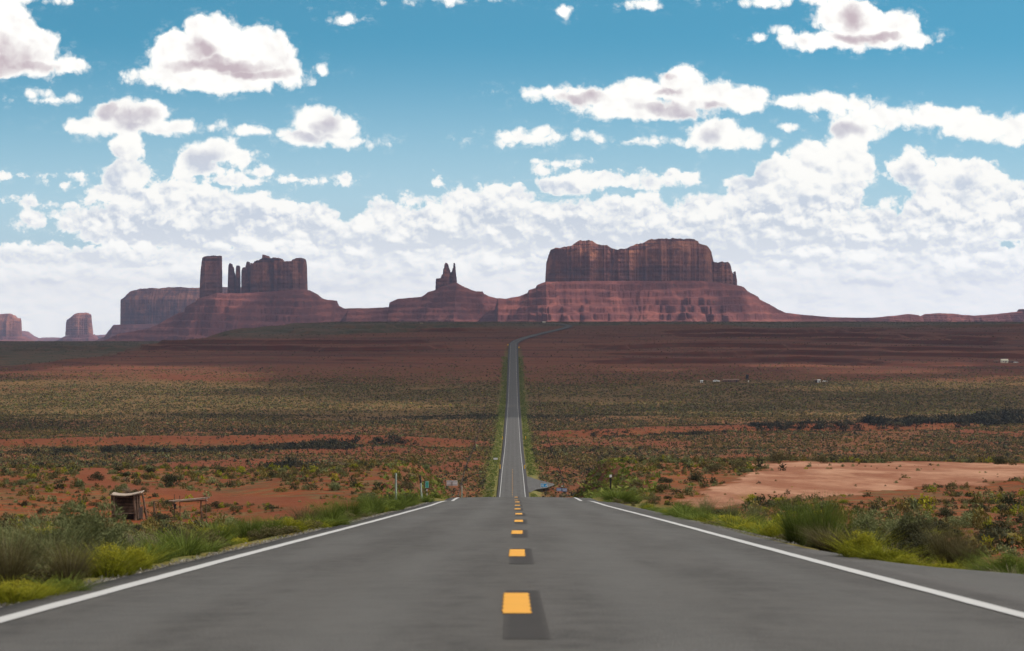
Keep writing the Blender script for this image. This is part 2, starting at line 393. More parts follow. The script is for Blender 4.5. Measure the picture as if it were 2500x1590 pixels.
world.cycles.sampling_method = 'MANUAL'; world.cycles.sample_map_resolution = 512

cam = bpy.data.cameras.new('camera'); co = bpy.data.objects.new('camera', cam); COL.objects.link(co)
cam.sensor_width = 36; cam.lens = F / 2500 * 36; cam.shift_y = -10 / 2500
cam.clip_start = .3; cam.clip_end = 120000
co.location = (0, 0, 0); co.rotation_euler = (math.radians(90), 0, 0)
cam.dof.use_dof = True; cam.dof.focus_distance = 420; cam.dof.aperture_fstop = 4.5
scene.camera = co
scene.view_settings.view_transform = 'Standard'; scene.view_settings.look = 'None'
scene.view_settings.gamma = 1; scene.view_settings.use_curve_mapping = False; scene.view_settings.exposure = 0
scene.cycles.volume_bounces = 0; scene.cycles.transparent_max_bounces = 8; scene.cycles.max_bounces = 5
# ------------------------------------------------------------------ ground
def axis(segs):
    out = []
    for a, b, n in segs: out.append(np.linspace(a, b, n, endpoint=False))
    return np.concatenate(out + [[segs[-1][1]]])
def poly_mask(px, X, D, soft=None):
    """inside test for a polygon given in ground metres"""
    inside = np.zeros(X.shape, bool); n = len(px)
    for i in range(n):
        x1, y1 = px[i]; x2, y2 = px[(i + 1) % n]
        c = ((y1 > D) != (y2 > D)) & (X < (x2 - x1) * (D - y1) / (y2 - y1 + 1e-9) + x1)
        inside ^= c
    return inside
dirt = [at(*p, dmin=90)[:2] for p in ((1640,1228),(1680,1200),(1750,1178),(1815,1162),(1860,1136),(2050,1131),(2300,1128))] + [(75, 235), (120, 240), (120, 170)] + \
       [at(*p, dmin=60)[:2] for p in ((2500,1168),(2330,1185),(2150,1205),(1950,1222),(1800,1240),(1680,1236))]
def bare(X, D):
    """1 where the soil has no scrub"""
    b = np.zeros(np.broadcast(X, D).shape)
    jx = X + 2.2 * fbm(X / 4, D / 9, 71, 4); jd = D + 12 * fbm(X / 5, D / 20, 72, 4)
    b = np.maximum(b, poly_mask(dirt, jx, jd) * 1.0)
    # red dirt track and pad on the left
    for (x0, d0, x1, d1, w) in ((-9, 118, -13, 150, 3.0), (-13, 150, -24, 172, 2.6), (-24, 172, -36, 195, 2.4), (-36, 195, -44, 240, 2.0), (-11, 110, -9, 85, 3.2), (-15, 140, -26, 138, 3.0)):
        dx, dy = x1 - x0, d1 - d0; tt = np.clip(((X - x0) * dx + (D - d0) * dy) / (dx * dx + dy * dy), 0, 1)
        dd = np.hypot(X - x0 - tt * dx, (D - d0 - tt * dy) * .35) * 1.55
        b = np.maximum(b, 1 - ss(w * .7, w * 1.3, dd + .8 * fbm(X / 3, D / 6, 73, 3)))
    # far patches
    n = fbm(X / 90, D / 200, 74, 4)
    b = np.maximum(b, ss(.26, .40, n) * ss(600, 700, D) * (1 - ss(1300, 1500, D)) * .8)
    b = np.maximum(b, ss(.28, .4, fbm(X / 120, D / 160, 75, 4)) * ss(1900, 2000, D) * .7)
    for wf, s in ((wash1, -1), (wash2, 1)):
        dd = D - wf(X); b = np.maximum(b, .8 * np.exp(-((dd - 32) / 18.) ** 2) * (s * X > 10))
    return b
rows = axis([(-45, 10, 30), (10, 60, 80), (60, 120, 70), (120, 290, 200), (290, 620, 30), (620, 900, 90), (900, 1500, 190), (1500, 2300, 130), (2300, 3000, 170), (3000, 4500, 210), (4500, 7000, 50), (7000, 26000, 40)])
cu = axis([(-.75, -.26, 40), (-.26, -.04, 200), (-.04, .04, 100), (.04, .26, 200), (.26, .75, 40)])
Dg, Ug = np.meshgrid(rows, cu, indexing='ij')
Xg = Ug * (Dg + 58)
Zg = Z(Xg, Dg)
rr = Xg - xroad(Dg)
b_ = bare(Xg, Dg)
lush = ((1 - ss(7.5, 12, np.abs(rr) + 2.0 * fbm(Xg / 5, Dg / 25, 81, 3))) * ss(300, 600, Dg) * (1 - ss(2600, 3100, Dg)) + .9 * (1 - ss(5.5, 9, np.abs(rr))) * (1 - ss(120, 200, Dg)))
slope = np.abs(np.gradient(Zg, axis=0) / np.gradient(Dg, axis=0))
scarp = ss(2240, 2420, Dg + 120 * fbm(Xg / 250, Dg / 90, 82, 3)) * (1 - ss(3650, 4150, Dg + 260 * fbm(Xg / 200, Dg / 200, 83, 3)))
lowleft = ss(-460, -600, Xg) * ss(2500, 2800, Dg)
scarp = scarp * (1 - .75 * lowleft)
scarp = np.maximum(scarp, .8 * ss(4.6, 5.6, np.abs(rr)) * (1 - ss(8.5, 11, np.abs(rr) + fbm(Xg / 3, Dg / 8, 86, 3))) * ss(135, 160, Dg) * (1 - ss(250, 280, Dg)))
rock = scarp * ss(.07, .22, slope)
sh_ = 800 * ss(-60, -330, Xg) + 250 * fbm(Xg / 150, Dg / 300, 87, 3)
plate = np.maximum(ss(4050, 4350, Dg + sh_), lowleft)
zone = fbm(Xg / 260., Dg / 150., 84, 4)
olive = ss(1280, 1500, Dg + 110 * zone) * (1 - ss(2020, 2200, Dg + 260 * zone))
me = np_mesh('ground', np.stack([Xg, Dg, Zg], -1).reshape(-1, 3), grid_faces(len(rows), len(cu)), 4,
             dict(bare=b_, lush=lush, scarp=scarp, rock=rock, plate=plate, olive=olive))
m, t, out = material('desert_soil')
obj = t.node('ShaderNodeTexCoord').outputs['Object']
xx, yy, zz = t.sep(obj)
n1 = t.noise(obj, .9, 8, .62); n2 = t.noise(obj, .05, 5, .6); n3 = t.noise(obj, .35, 5, .6)
red = t.mix(t.map(n2, .35, .65), (.115, .025, .007), (.200, .052, .015))
red = t.mix(t.map(n1, .35, .75, 0.0, .55), red, (.07, .017, .008))
sand = t.mix(t.map(t.noise(t.v('MULTIPLY', obj, (.35, .10, 1)), .55, 8, .66), .40, .66), (.200, .082, .046), (.34, .180, .112))
pink = t.map(t.noise(t.v('MULTIPLY', obj, (1, .25, 1)), .07, 5, .6), .30, .44)
bsoil = t.mix(t.m('MULTIPLY', t.m('MULTIPLY', pink, t.map(yy, 255, 245)), t.map(xx, 0, 8, .12, 1.0)), (.118, .029, .010), sand)
spot = t.map(t.noise(obj, .42, 7, .75), .47, .56)
spot2 = t.map(t.vor(obj, .50, 0), .26, .42, 1.0, 0.0)
scr = t.mix(t.map(n3, .4, .6), (.062, .048, .022), (.11, .080, .032))
veg = t.m('MULTIPLY', t.m('MAXIMUM', t.m('MULTIPLY', spot, .75), t.m('MULTIPLY', spot2, .6)), t.m('SUBTRACT', 1.0, t.attr('bare')))
c = t.mix(t.m('MULTIPLY', t.attr('bare'), .9), red, bsoil)
ol = t.mix(t.map(n3, .38, .6), (.120, .070, .022), (.185, .112, .034))
c = t.mix(t.m('MULTIPLY', t.attr('olive'), .72), c, ol)
c = t.mix(veg, c, scr)
# maroon scarp with thin strata
strat = t.noise(t.v('MULTIPLY', obj, (.004, .004, 1.0)), .55, 6, .7)
mar = t.mix(t.map(strat, .38, .62), (.070, .016, .009), (.165, .050, .023))
mar = t.mix(t.m('MULTIPLY', t.map(t.noise(obj, .11, 6, .7), .48, .6), .55), mar, (.075, .055, .028))
c = t.mix(t.m('MULTIPLY', t.attr('scarp'), .92), c, mar)
c = t.mix(t.m('MULTIPLY', t.attr('rock'), .5), c, (.034, .010, .009))
pl = t.mix(t.map(t.noise(t.v('MULTIPLY', obj, (1, .5, 1)), .03, 6, .7), .4, .65), (.060, .058, .028), (.125, .070, .038))
c = t.mix(t.m('MULTIPLY', t.attr('plate'), .9), c, pl)
gr = t.mix(t.map(n3, .4, .6), (.085, .095, .022), (.14, .125, .035))
c = t.mix(t.m('MULTIPLY', t.attr('lush'), t.map(n1, .25, .6, .55, .95)), c, gr)
finish(t, out, c, .95, bump=t.m('ADD', n1, t.m('MULTIPLY', n3, 2.0)), bstr=.6, bdist=.25, spec=.1)
tag(link('ground', me, m, smooth=True), 'red desert ground dotted with scrub falling to a wide valley', kind='structure')

# ------------------------------------------------------------------ road
def ribbon(name, lat0, lat1, d0, d1, lift, mat, nlat=2, step=None, wob=0.0, skirt=0.0, seed=1):
    ds = [d0]
    while ds[-1] < d1: ds.append(ds[-1] + (step or max(1.0, min(ds[-1] * .012, 12))))
    ds[-1] = d1; ds = np.array(ds)
    xr_ = xroad(ds); tx = np.gradient(xr_, ds); nx = 1 / np.sqrt(1 + tx * tx); ny = -tx * nx
    lats = np.linspace(0, 1, nlat)
    l0 = (lat0(ds) if callable(lat0) else lat0) + wob * fbm(ds / 1.5, ds * 0, seed, 3); l1 = (lat1(ds) if callable(lat1) else lat1) + wob * fbm(ds / 1.7, ds * 0 + 5, seed + 3, 3)
    LL = l0[:, None] * (1 - lats) + l1[:, None] * lats
    z = zb(ds)[:, None] + lift - .0035 * LL ** 2
    X = xr_[:, None] + LL * nx[:, None]; Y = ds[:, None] + LL * ny[:, None]
    if skirt:
        X = np.concatenate([X[:, :1], X, X[:, -1:]], 1); Y = np.concatenate([Y[:, :1], Y, Y[:, -1:]], 1)
        z = np.concatenate([z[:, :1] - skirt, z, z[:, -1:] - skirt], 1); LL = np.concatenate([LL[:, :1], LL, LL[:, -1:]], 1)
    n = X.shape[1]
    me = np_mesh(name, np.stack([X, Y, z], -1).reshape(-1, 3), grid_faces(len(ds), n), 4, uv=np.stack([LL, np.repeat(ds[:, None], n, 1)], -1).reshape(-1, 2))
    return link(name, me, mat)
m, t, out = material('asphalt')
uvn = t.node('ShaderNodeUVMap').outputs[0]; u_, v_, _ = t.sep(uvn)
ob = t.node('ShaderNodeTexCoord').outputs['Object']
fine = t.noise(ob, 45, 3, .7); mid = t.noise(ob, 2.2, 6, .65); big = t.noise(t.v('MULTIPLY', ob, (1, .12, 1)), .9, 5, .6)
grain = t.vor(ob, 70, 0)
base = t.mix(t.map(mid, .36, .64), (.028, .025, .023), (.058, .052, .048))
base = t.mix(t.map(t.noise(ob, 7.0, 4, .7), .40, .66, 0.0, .40), base, (.080, .072, .067))
base = t.mix(t.map(big, .40, .62, 0.0, .55), base, (.085, .078, .073))
base = t.mix(t.map(fine, .35, .7, .45, 0.0), base, (.085, .08, .076))
base = t.mix(t.map(grain, .12, .3, .3, 0.0), base, (.26, .25, .24))
au = t.m('ABSOLUTE', t.m('SUBTRACT', t.m('ABSOLUTE', u_), 1.85))
track = t.m('MULTIPLY', t.map(t.m('ABSOLUTE', t.m('SUBTRACT', au, .85)), .05, .6, .42, 0.0), t.map(t.noise(t.v('MULTIPLY', ob, (1, .05, 1)), .8, 4), .3, .6, .5, 1.0))
base = t.mix(track, base, (.095, .09, .086))
# dark centre seam and the worn edge outside the white lines
seam = t.map(t.m('ABSOLUTE', t.m('ADD', u_, t.m('MULTIPLY', t.m('SUBTRACT', t.noise(ob, .5, 3), .5), .12))), .03, .28, .30, 0.0)
base = t.mix(seam, base, (.07, .062, .055))
far = t.map(v_, 200, 600, .0, 1.0)
edgem = t.m('MULTIPLY', t.map(t.m('ABSOLUTE', t.m('ADD', u_, -.12)), 3.66, 3.72, 0.0, 1.0), t.m('MULTIPLY_ADD', far, .62, .22))
base = t.mix(edgem, base, (.035, .030, .030))
# cracks
ck = t.vor(t.v('ADD', t.v('MULTIPLY', ob, (1, .35, 1)), t.v('SCALE', t.node('ShaderNodeTexNoise', {'Vector': ob, 'Scale': 1.2, 'Detail': 4.0}).outputs['Color'])), .22, feature='DISTANCE_TO_EDGE')
base = t.mix(t.m('MULTIPLY', t.map(ck, .0015, .006, .22, 0.0), t.map(t.noise(ob, .12, 2), .54, .62)), base, (.05, .045, .042))
finish(t, out, base, .78, bump=t.m('ADD', fine, t.m('MULTIPLY', grain, .6)), bstr=.5, bdist=.012, spec=.15)
ASPH = m
def rl(d): return -3.98 - .0007 * np.maximum(d, 0) + 0 * d
def rrt(d): return 4.30 + .35 * ss(40, 70, d) * (1 - ss(100, 200, d)) - .0 * d + .0007 * np.maximum(d, 0)
tag(ribbon('road', rl, rrt, -45, 9000, .0, ASPH, 31, wob=.035, skirt=.22), 'grey two-lane asphalt road running straight down to the valley', kind='structure')
# turn-offs
def sheet(name, pts, lift, mat, nd=24, nx=10, follow=True):
    """sheet whose left and right edges are (d, x0, x1) stations"""
    ds = np.linspace(pts[0][0], pts[-1][0], nd); a = np.interp(ds, [p[0] for p in pts], [p[1] for p in pts]); b = np.interp(ds, [p[0] for p in pts], [p[2] for p in pts])
    s = np.linspace(0, 1, nx); X = a[:, None] * (1 - s) + b[:, None] * s; Y = ds[:, None] + 0 * X
    zr_ = zb(ds)[:, None] - .0035 * np.minimum(X, 5) ** 2
    k = ss(5, 16, np.abs(X)); z = np.maximum(zr_, Z(X, Y)) * k + zr_ * (1 - k) + lift
    X = np.concatenate([X, X[:, -1:]], 1); Y = np.concatenate([Y, Y[:, -1:]], 1); z = np.concatenate([z, z[:, -1:] - .2], 1)
    me = np_mesh(name, np.stack([X, Y, z], -1).reshape(-1, 3), grid_faces(nd, nx + 1), 4, uv=np.stack([X * 0 + 1.0, Y], -1).reshape(-1, 2))
    return link(name, me, mat)
tag(sheet('paved_turnoff', [(2, 4.25, 16), (12, 4.25, 10), (20, 4.25, 7.2), (24.5, 4.25, 5.7), (28, 4.25, 4.75), (34, 4.25, 4.42)], -.004, ASPH), 'asphalt widening of the road at right beside the white edge line', kind='structure')
tag(sheet('side_road', [(668, 4.6, 5.2), (684, 4.6, 7.0), (694, 4.6, 10.5), (712, 4.6, 13.5), (735, 4.6, 9.0), (762, 4.6, 5.0)], .0, ASPH), 'short paved side road joining the highway in the valley', kind='structure')

def paint(name, col, wear=.25, rough=.6):
    m, t, out = material(name); ob = t.node('ShaderNodeTexCoord').outputs['Object']
    w = t.noise(ob, 22, 6, .7); w2 = t.noise(ob, 2.5, 4, .6)
    c = t.mix(t.map(w2, .3, .7, 0.0, .25), col, tuple(x * .8 for x in col))
    c = t.mix(t.map(w, .58, .72, 0.0, wear), c, (.12, .11, .10))
    finish(t, out, c, rough, bump=w, bstr=.2, bdist=.005); return m
WHITE = paint('white_paint', (.40, .385, .375)); YEL = paint('yellow_paint', (.58, .27, .028), .18)
BLK, t, out = material('blackout_paint')
bu, bv, _ = t.sep(t.node('ShaderNodeUVMap').outputs[0]); ob = t.node('ShaderNodeTexCoord').outputs['Object']
eg = t.m('MINIMUM', t.m('MULTIPLY', t.m('MINIMUM', bu, t.m('SUBTRACT', 1.0, bu)), .28), t.m('MULTIPLY', t.m('MINIMUM', bv, t.m('SUBTRACT', 1.0, bv)), 6.0))
eg = t.m('ADD', eg, t.m('MULTIPLY', t.m('SUBTRACT', t.noise(ob, 9, 5, .7), .5), .12))
bc = t.mix(t.map(eg, -.005, .05), (.045, .040, .037), t.mix(t.noise(ob, 3, 5, .7), (.024, .021, .020), (.040, .035, .033)))
finish(t, out, bc, .8, spec=.15)
for nm, a in (('left', -3.56), ('right', 3.66)):
    o = ribbon('edge_line', a - .085 + 0, lambda d, a=a: a + .085 + 0 * d, -45, 3500, .008, WHITE, 2, wob=.012, seed=5)
    tag(o, 'solid white edge line along the %s side of the asphalt road' % nm, kind='structure')
# centre dashes with their offset blacked-out predecessors
dash0 = 17.15; per = 12.19
for k in range(0, 66):
    d = dash0 + per * k
    if 150 < d < 560: continue
    x = float(xroad(d))
    V_ = []; 
    lat = .02 + .015 * math.sin(k * 2.1)
    def quad(a, b, d0, d1, lift):
        P_ = [];
        for (l, dd) in ((a, d0), (b, d0), (b, d1), (a, d1)): P_.append((float(xroad(dd)) + l, dd, zr(dd) - .016 * abs(l) + lift))
        return P_
    n = 26; pts = [];
    ys = np.linspace(d - 1.35, d + 1.55, n)
    vv = []
    for q, y in enumerate(ys):
        j = .010 * math.sin(q * 3.1 + k) + .006 * math.sin(q * 7.7 + 2 * k)
        vv += [(float(xroad(y)) + lat - .105 + j, y, zr(y) + .007), (float(xroad(y)) + lat + .095 + j, y, zr(y) + .007)]
    fc = [(2*i, 2*i+1, 2*i+3, 2*i+2) for i in range(n - 1)]
    o = link('centre_dash', np_mesh('centre_dash', vv, fc, 4), YEL)
    lbl = 'nearest yellow centre dash, largest in the foreground' if k == 0 else ('second yellow centre dash from the viewer' if k == 1 else 'yellow dash of the centre line on the grey road')
    tag(o, lbl, kind='structure', group='yellow centre dashes')
    if k < 11:
        ys = np.linspace(d - 3.9, d + 2.1, 8); vv = []
        for y in ys: vv += [(float(xroad(y)) + lat - .09, y, zr(y) + .003), (float(xroad(y)) + lat + .19, y, zr(y) + .003)]
        o = link('black_patch', np_mesh('black_patch', vv, [(2*i, 2*i+1, 2*i+3, 2*i+2) for i in range(7)], 4, uv=[(u__, i / 7) for i in range(8) for u__ in (0, 1)]), BLK)
        tag(o, 'dark blacked-out paint patch just behind a yellow dash', kind='structure', group='dark patches under the dashes')
# ------------------------------------------------------------------ buttes
def rockmat(name, c1, c2, c3, streak=.6, debris=.0, k=1.0):
    m, t, out = material(name); ob = t.node('ShaderNodeTexCoord').outputs['Object']
    def sc(c, f): return tuple(min(1, x * f) for x in c)
    wn = t.n.new('ShaderNodeVectorMath'); wn.operation = 'SCALE'; t.put(wn.inputs[0], t.node('ShaderNodeTexNoise', {'Vector': ob, 'Scale': .012, 'Detail': 3.0}).outputs['Color']); wn.inputs['Scale'].default_value = 70.
    wo_ = t.v('ADD', ob, wn.outputs[0])
    st = t.noise(t.v('MULTIPLY', ob, (.0012, .0012, .07)), 1.0, 6, .62)
    vs = t.noise(t.v('MULTIPLY', wo_, (.020, .020, .0035)), 1.0, 5, .62)
    vf = t.noise(t.v('MULTIPLY', wo_, (.10, .10, .012)), 1.0, 5, .6)
    bl = t.noise(wo_, .010, 6, .62)
    if not debris:
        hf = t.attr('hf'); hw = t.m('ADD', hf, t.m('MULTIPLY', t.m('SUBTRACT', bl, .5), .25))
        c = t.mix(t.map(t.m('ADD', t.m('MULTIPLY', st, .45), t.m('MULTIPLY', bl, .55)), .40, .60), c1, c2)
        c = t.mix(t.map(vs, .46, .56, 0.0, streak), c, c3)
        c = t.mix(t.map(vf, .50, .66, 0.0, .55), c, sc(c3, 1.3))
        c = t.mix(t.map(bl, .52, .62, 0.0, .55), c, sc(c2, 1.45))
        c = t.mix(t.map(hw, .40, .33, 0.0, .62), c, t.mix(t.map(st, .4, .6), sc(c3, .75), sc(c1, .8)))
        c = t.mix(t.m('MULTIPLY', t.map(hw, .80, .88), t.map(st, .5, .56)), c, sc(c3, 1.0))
        bh = t.m('ADD', t.m('MULTIPLY', st, t.map(hf, .45, .3, .15, 1.0)), t.m('ADD', vf, t.m('ADD', t.m('MULTIPLY', vs, 1.6), t.noise(ob, .05, 8, .7))))
    else:
        ch_ = t.noise(t.v('MULTIPLY', wo_, (.016, .004, .004)), 1.0, 6, .65)
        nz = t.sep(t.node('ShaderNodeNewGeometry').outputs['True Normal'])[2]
        c = t.mix(t.map(t.m('ADD', st, t.m('MULTIPLY', t.m('SUBTRACT', bl, .5), .5)), .38, .62), c1, c2)
        c = t.mix(t.map(ch_, .50, .64, 0.0, .75), c, sc(c2, 1.5))
        c = t.mix(t.map(ch_, .46, .36, 0.0, .6), c, c3)
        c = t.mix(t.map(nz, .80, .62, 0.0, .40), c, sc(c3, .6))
        d = t.noise(ob, .05, 8, .75)
        c = t.mix(t.map(d, .54, .66, 0.0, debris), c, sc(c2, 1.5))
        v = t.vor(ob, .032, 0, out='Distance')
        c = t.mix(t.m('MULTIPLY', t.map(v, .12, .2, .7, 0.0), t.map(bl, .46, .56)), c, (.035, .035, .02))
        bh = t.m('ADD', t.m('MULTIPLY', st, .8), t.m('ADD', ch_, t.noise(ob, .05, 8, .7)))
    finish(t, out, c, .95, bump=bh, bstr=.9, bdist=8.0, spec=.1)
    return m
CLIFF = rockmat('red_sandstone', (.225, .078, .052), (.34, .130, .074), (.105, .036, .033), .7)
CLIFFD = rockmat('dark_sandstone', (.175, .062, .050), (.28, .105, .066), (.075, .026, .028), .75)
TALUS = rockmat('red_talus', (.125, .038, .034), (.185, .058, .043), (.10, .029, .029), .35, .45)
def curve(pts, x):
    return np.interp(x, [p[0] for p in pts], [p[1] for p in pts])
def cliff(name, parent, d, sky, base, depth, mat, seed, cap=None, flute=10., pw=3.0, rows=46, dy=0.0, bat=.06):
    """rock wall traced along its skyline [(col,row)...]; base is a row or list; real thickness 2*depth metres"""
    x0, x1 = sky[0][0], sky[-1][0]
    n = max(16, int((x1 - x0) * 1.6)); th = np.linspace(0, math.pi, n)
    s = .5 - .5 * np.cos(th); s = .35 * s + .65 * np.linspace(0, 1, n)
    px = x0 + (x1 - x0) * s
    jag = 1.6 * fbm(px / 4., px * 0 + seed, seed, 4) + 1.1 * (np.round(fbm(px / 9., px * 0, seed + 31, 2) * 3) / 3)
    top = H(curve(sky, px) + jag, d); bs = H(curve(base, px) if isinstance(base, list) else px * 0 + base, d)
    X = W(px, d); hd = depth * (1 - np.abs(2 * s - 1) ** pw) ** (1 / pw)
    tt = np.linspace(0, 1, rows)
    Zf = bs[:, None] + (top - bs)[:, None] * tt
    fl = flute * (ridge(X / 55., X * 0 + seed, seed, 3) - .6) * 2.6 + 1.6 * flute * fbm(X / 140., X * 0, seed + 11, 2) + .8 * flute * (ridge(X / 16., X * 0, seed + 5, 2) - .6)
    w = (1 - np.abs(2 * s - 1) ** 8)
    F_ = fl[:, None] * w[:, None] + flute * .35 * fbm(X[:, None] / 40., Zf / 18., seed + 9, 4) * w[:, None]
    Yf = -hd[:, None] - F_ + (Zf - bs[:, None]) * bat
    led = 1.6 * (ledge(Zf, 17., 4 * fbm(X[:, None] / 90., Zf * 0, seed + 2, 2), .6) - Zf) * .10
    Yf = Yf - led * 1.6 * w[:, None]
    if cap is not None:                                  # upper slope set back in ledges
        zc = H(cap, d) + 6 * fbm(X / 60., X * 0, seed + 4, 3); over = np.maximum(Zf - zc[:, None], 0)
        Yf = Yf + ledge(over, 9., 0, .55) * 1.5
    Yf = np.minimum(Yf, hd[:, None] * .6)
    Yb = hd[:, None] * np.ones_like(Zf) - (Zf - bs[:, None]) * bat
    Yb = np.maximum(Yb, Yf + .5)
    ntop = 5
    k = np.linspace(0, 1, ntop + 2)[1:-1]
    Yt = Yf[:, -1:] * (1 - k) + Yb[:, -1:] * k; Zt = top[:, None] + 0 * Yt + 1.5 * fbm(X[:, None] / 15., Yt / 15., seed + 6, 2) * np.sin(k * math.pi)
    Y = np.concatenate([Yf, Yt, Yb[:, ::-1]], 1); ZZ = np.concatenate([Zf, Zt, Zf[:, ::-1]], 1)
    XX = X[:, None] + 0 * Y
    hfr = np.concatenate([np.repeat(tt[None], n, 0), np.ones((n, ntop)), np.repeat(tt[None, ::-1], n, 0)], 1)
    me = np_mesh(name, np.stack([XX, Y + dy, ZZ], -1).reshape(-1, 3) , grid_faces(n, Y.shape[1])[:, ::-1], 4, dict(hf=hfr))
    return link(name, me, mat, parent)
def talus(name, parent, d, sil, depth, seed, zbot, mat=None, W_=2.1, step=30., hard=.70, back=1.0, pexp=1.35, res=1.3, gul=.26):
    x0, x1 = sil[0][0], sil[-1][0]
    n = int((x1 - x0) * res); px = np.linspace(x0, x1, n); X = W(px, d)
    S = H(curve(sil, px) + .5 * fbm(px / 6., px * 0, seed, 3), d)
    S = np.maximum(S, zbot + .5)
    nv = 110; hmax = (S - zbot).max(); R = depth + hmax * W_ * 1.05
    v = np.concatenate([-np.linspace(R, 0, nv), np.linspace(0, R * back, 30)[1:]])
    VV = v[None, :] + 0 * X[:, None]; XX = X[:, None] + 0 * VV; SS = S[:, None]
    gl = ridge(XX / 75. + .4 * fbm(XX / 80., VV / 80., seed + 3, 2), VV / 500., seed + 1, 3)
    dep = depth * np.clip((SS - zbot) / hmax, .15, 1)
    q = np.maximum(np.abs(VV) - dep, 0) / (W_ * np.maximum(SS - zbot, 6))
    q = q * (1 + gul * (gl - .55) * 1.6)
    q = np.clip(q, 0, 1)
    hh = (1 - q) ** pexp
    ZZ = zbot + (SS - zbot) * hh
    l = ledge(ZZ, step, 22 * fbm(XX / 320., VV / 500., seed + 7, 3), hard)
    am = ss(0.0, .10, q) * (.35 + .65 * ss(-.15, .25, fbm(XX / 120., VV / 90., seed + 8, 3)))
    ZZ = ZZ + (l - ZZ) * am
    ZZ = ZZ + ss(0, .05, q) * (2.0 * fbm(XX / 30., VV / 30., seed + 9, 4))
    ZZ = np.where(q >= 1, zbot - 2, ZZ)
    me = np_mesh(name, np.stack([XX, VV, ZZ], -1).reshape(-1, 3), grid_faces(n, len(v))[:, ::-1], 4)
    return link(name, me, mat or TALUS, parent)
def butte(label, cat, d, name='butte', group=None):
    o = empty(name, (0, d, 0)); tag(o, label, cat, group); return o

# broad mesa right of the road (columns, rows measured in the photograph, built 9 km out)
D1 = 9000
b1 = butte('broad flat-topped red mesa with a dip in its rim, right of the road', 'mesa', D1, 'mesa')
cliff('cliff', b1, D1, [(1331,694),(1332,672),(1334,640),(1339,625),(1344,611),(1352,608),(1366,608),(1380,605),(1392,603),(1405,594),(1413,589),(1444,590),(1453,598),(1470,602),(1478,602),(1486,608),(1500,612),(1520,612),(1535,604),(1545,601),(1570,594),(1585,586),(1640,585),(1655,585),(1690,585),(1700,590),(1702,596),(1720,602),(1728,610),(1732,616),(1735,628),(1738,640),(1741,655),(1744,694)],
      [(1331,694),(1400,690),(1600,690),(1744,694)], 165, CLIFF, 3, cap=611, flute=16)
cliff('cliff', b1, D1, [(1716,692),(1722,638),(1735,638),(1742,643),(1750,644),(1758,640),(1766,644),(1772,640),(1776,643),(1780,652),(1782,662),(1786,668),(1788,700)], [(1716,692),(1750,694),(1788,700)], 85, CLIFF, 4, flute=12, dy=-20)
cliff('spire', b1, D1, [(1786,700),(1788,668),(1791,672),(1792,664),(1795,662),(1796,672),(1799,686),(1799.5,702)], [(1786,698),(1799,702)], 25, CLIFF, 5, flute=3, pw=2.2)
talus('talus', b1, D1, [(1150,800),(1180,772),(1208,756),(1216,729),(1235,730),(1270,724),(1288,716),(1290,710),(1308,704),(1310,698),(1322,693),(1331,690),(1500,688),(1700,688),(1770,695),(1799,700),(1806,703),(1817,713),(1842,725),(1848,732),(1875,745),(1893,755),(1915,764),(1950,768),(2010,780),(2060,800)], 190, 11, H(797, D1), W_=2.3)
# castle butte on the left
D2 = 9600
b2 = butte('dark red castle-like butte with a square tower and thin pinnacles', 'butte', D2)
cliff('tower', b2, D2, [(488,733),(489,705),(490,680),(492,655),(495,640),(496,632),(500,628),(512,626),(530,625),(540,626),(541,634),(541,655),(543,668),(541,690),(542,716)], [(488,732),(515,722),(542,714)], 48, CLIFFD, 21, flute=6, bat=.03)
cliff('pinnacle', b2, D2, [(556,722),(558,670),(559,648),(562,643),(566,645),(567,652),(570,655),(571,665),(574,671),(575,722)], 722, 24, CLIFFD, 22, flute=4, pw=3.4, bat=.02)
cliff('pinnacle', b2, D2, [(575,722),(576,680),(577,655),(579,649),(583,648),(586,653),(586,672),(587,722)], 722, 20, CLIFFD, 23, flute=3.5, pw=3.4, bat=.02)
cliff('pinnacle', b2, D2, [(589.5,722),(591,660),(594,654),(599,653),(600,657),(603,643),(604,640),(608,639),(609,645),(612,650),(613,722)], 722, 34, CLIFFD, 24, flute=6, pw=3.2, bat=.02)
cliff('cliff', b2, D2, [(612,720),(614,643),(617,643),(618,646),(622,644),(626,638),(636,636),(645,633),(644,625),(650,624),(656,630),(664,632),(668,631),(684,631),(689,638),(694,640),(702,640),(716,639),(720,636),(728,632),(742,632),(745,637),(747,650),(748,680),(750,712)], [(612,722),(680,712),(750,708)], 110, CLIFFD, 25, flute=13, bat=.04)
talus('talus', b2, D2, [(150,870),(200,850),(240,836),(262,829),(290,815),(345,806),(362,804),(385,794),(420,776),(440,765),(457,762),(460,750),(475,742),(487,736),(490,730),(515,724),(540,716),(556,717),(600,717),(680,712),(750,708),(756,711),(772,719),(782,728),(795,732),(818,734),(824,746),(838,754),(856,753),(900,753),(930,760),(965,800)], 130, 31, H(838, D2), W_=2.0, pexp=1.25)
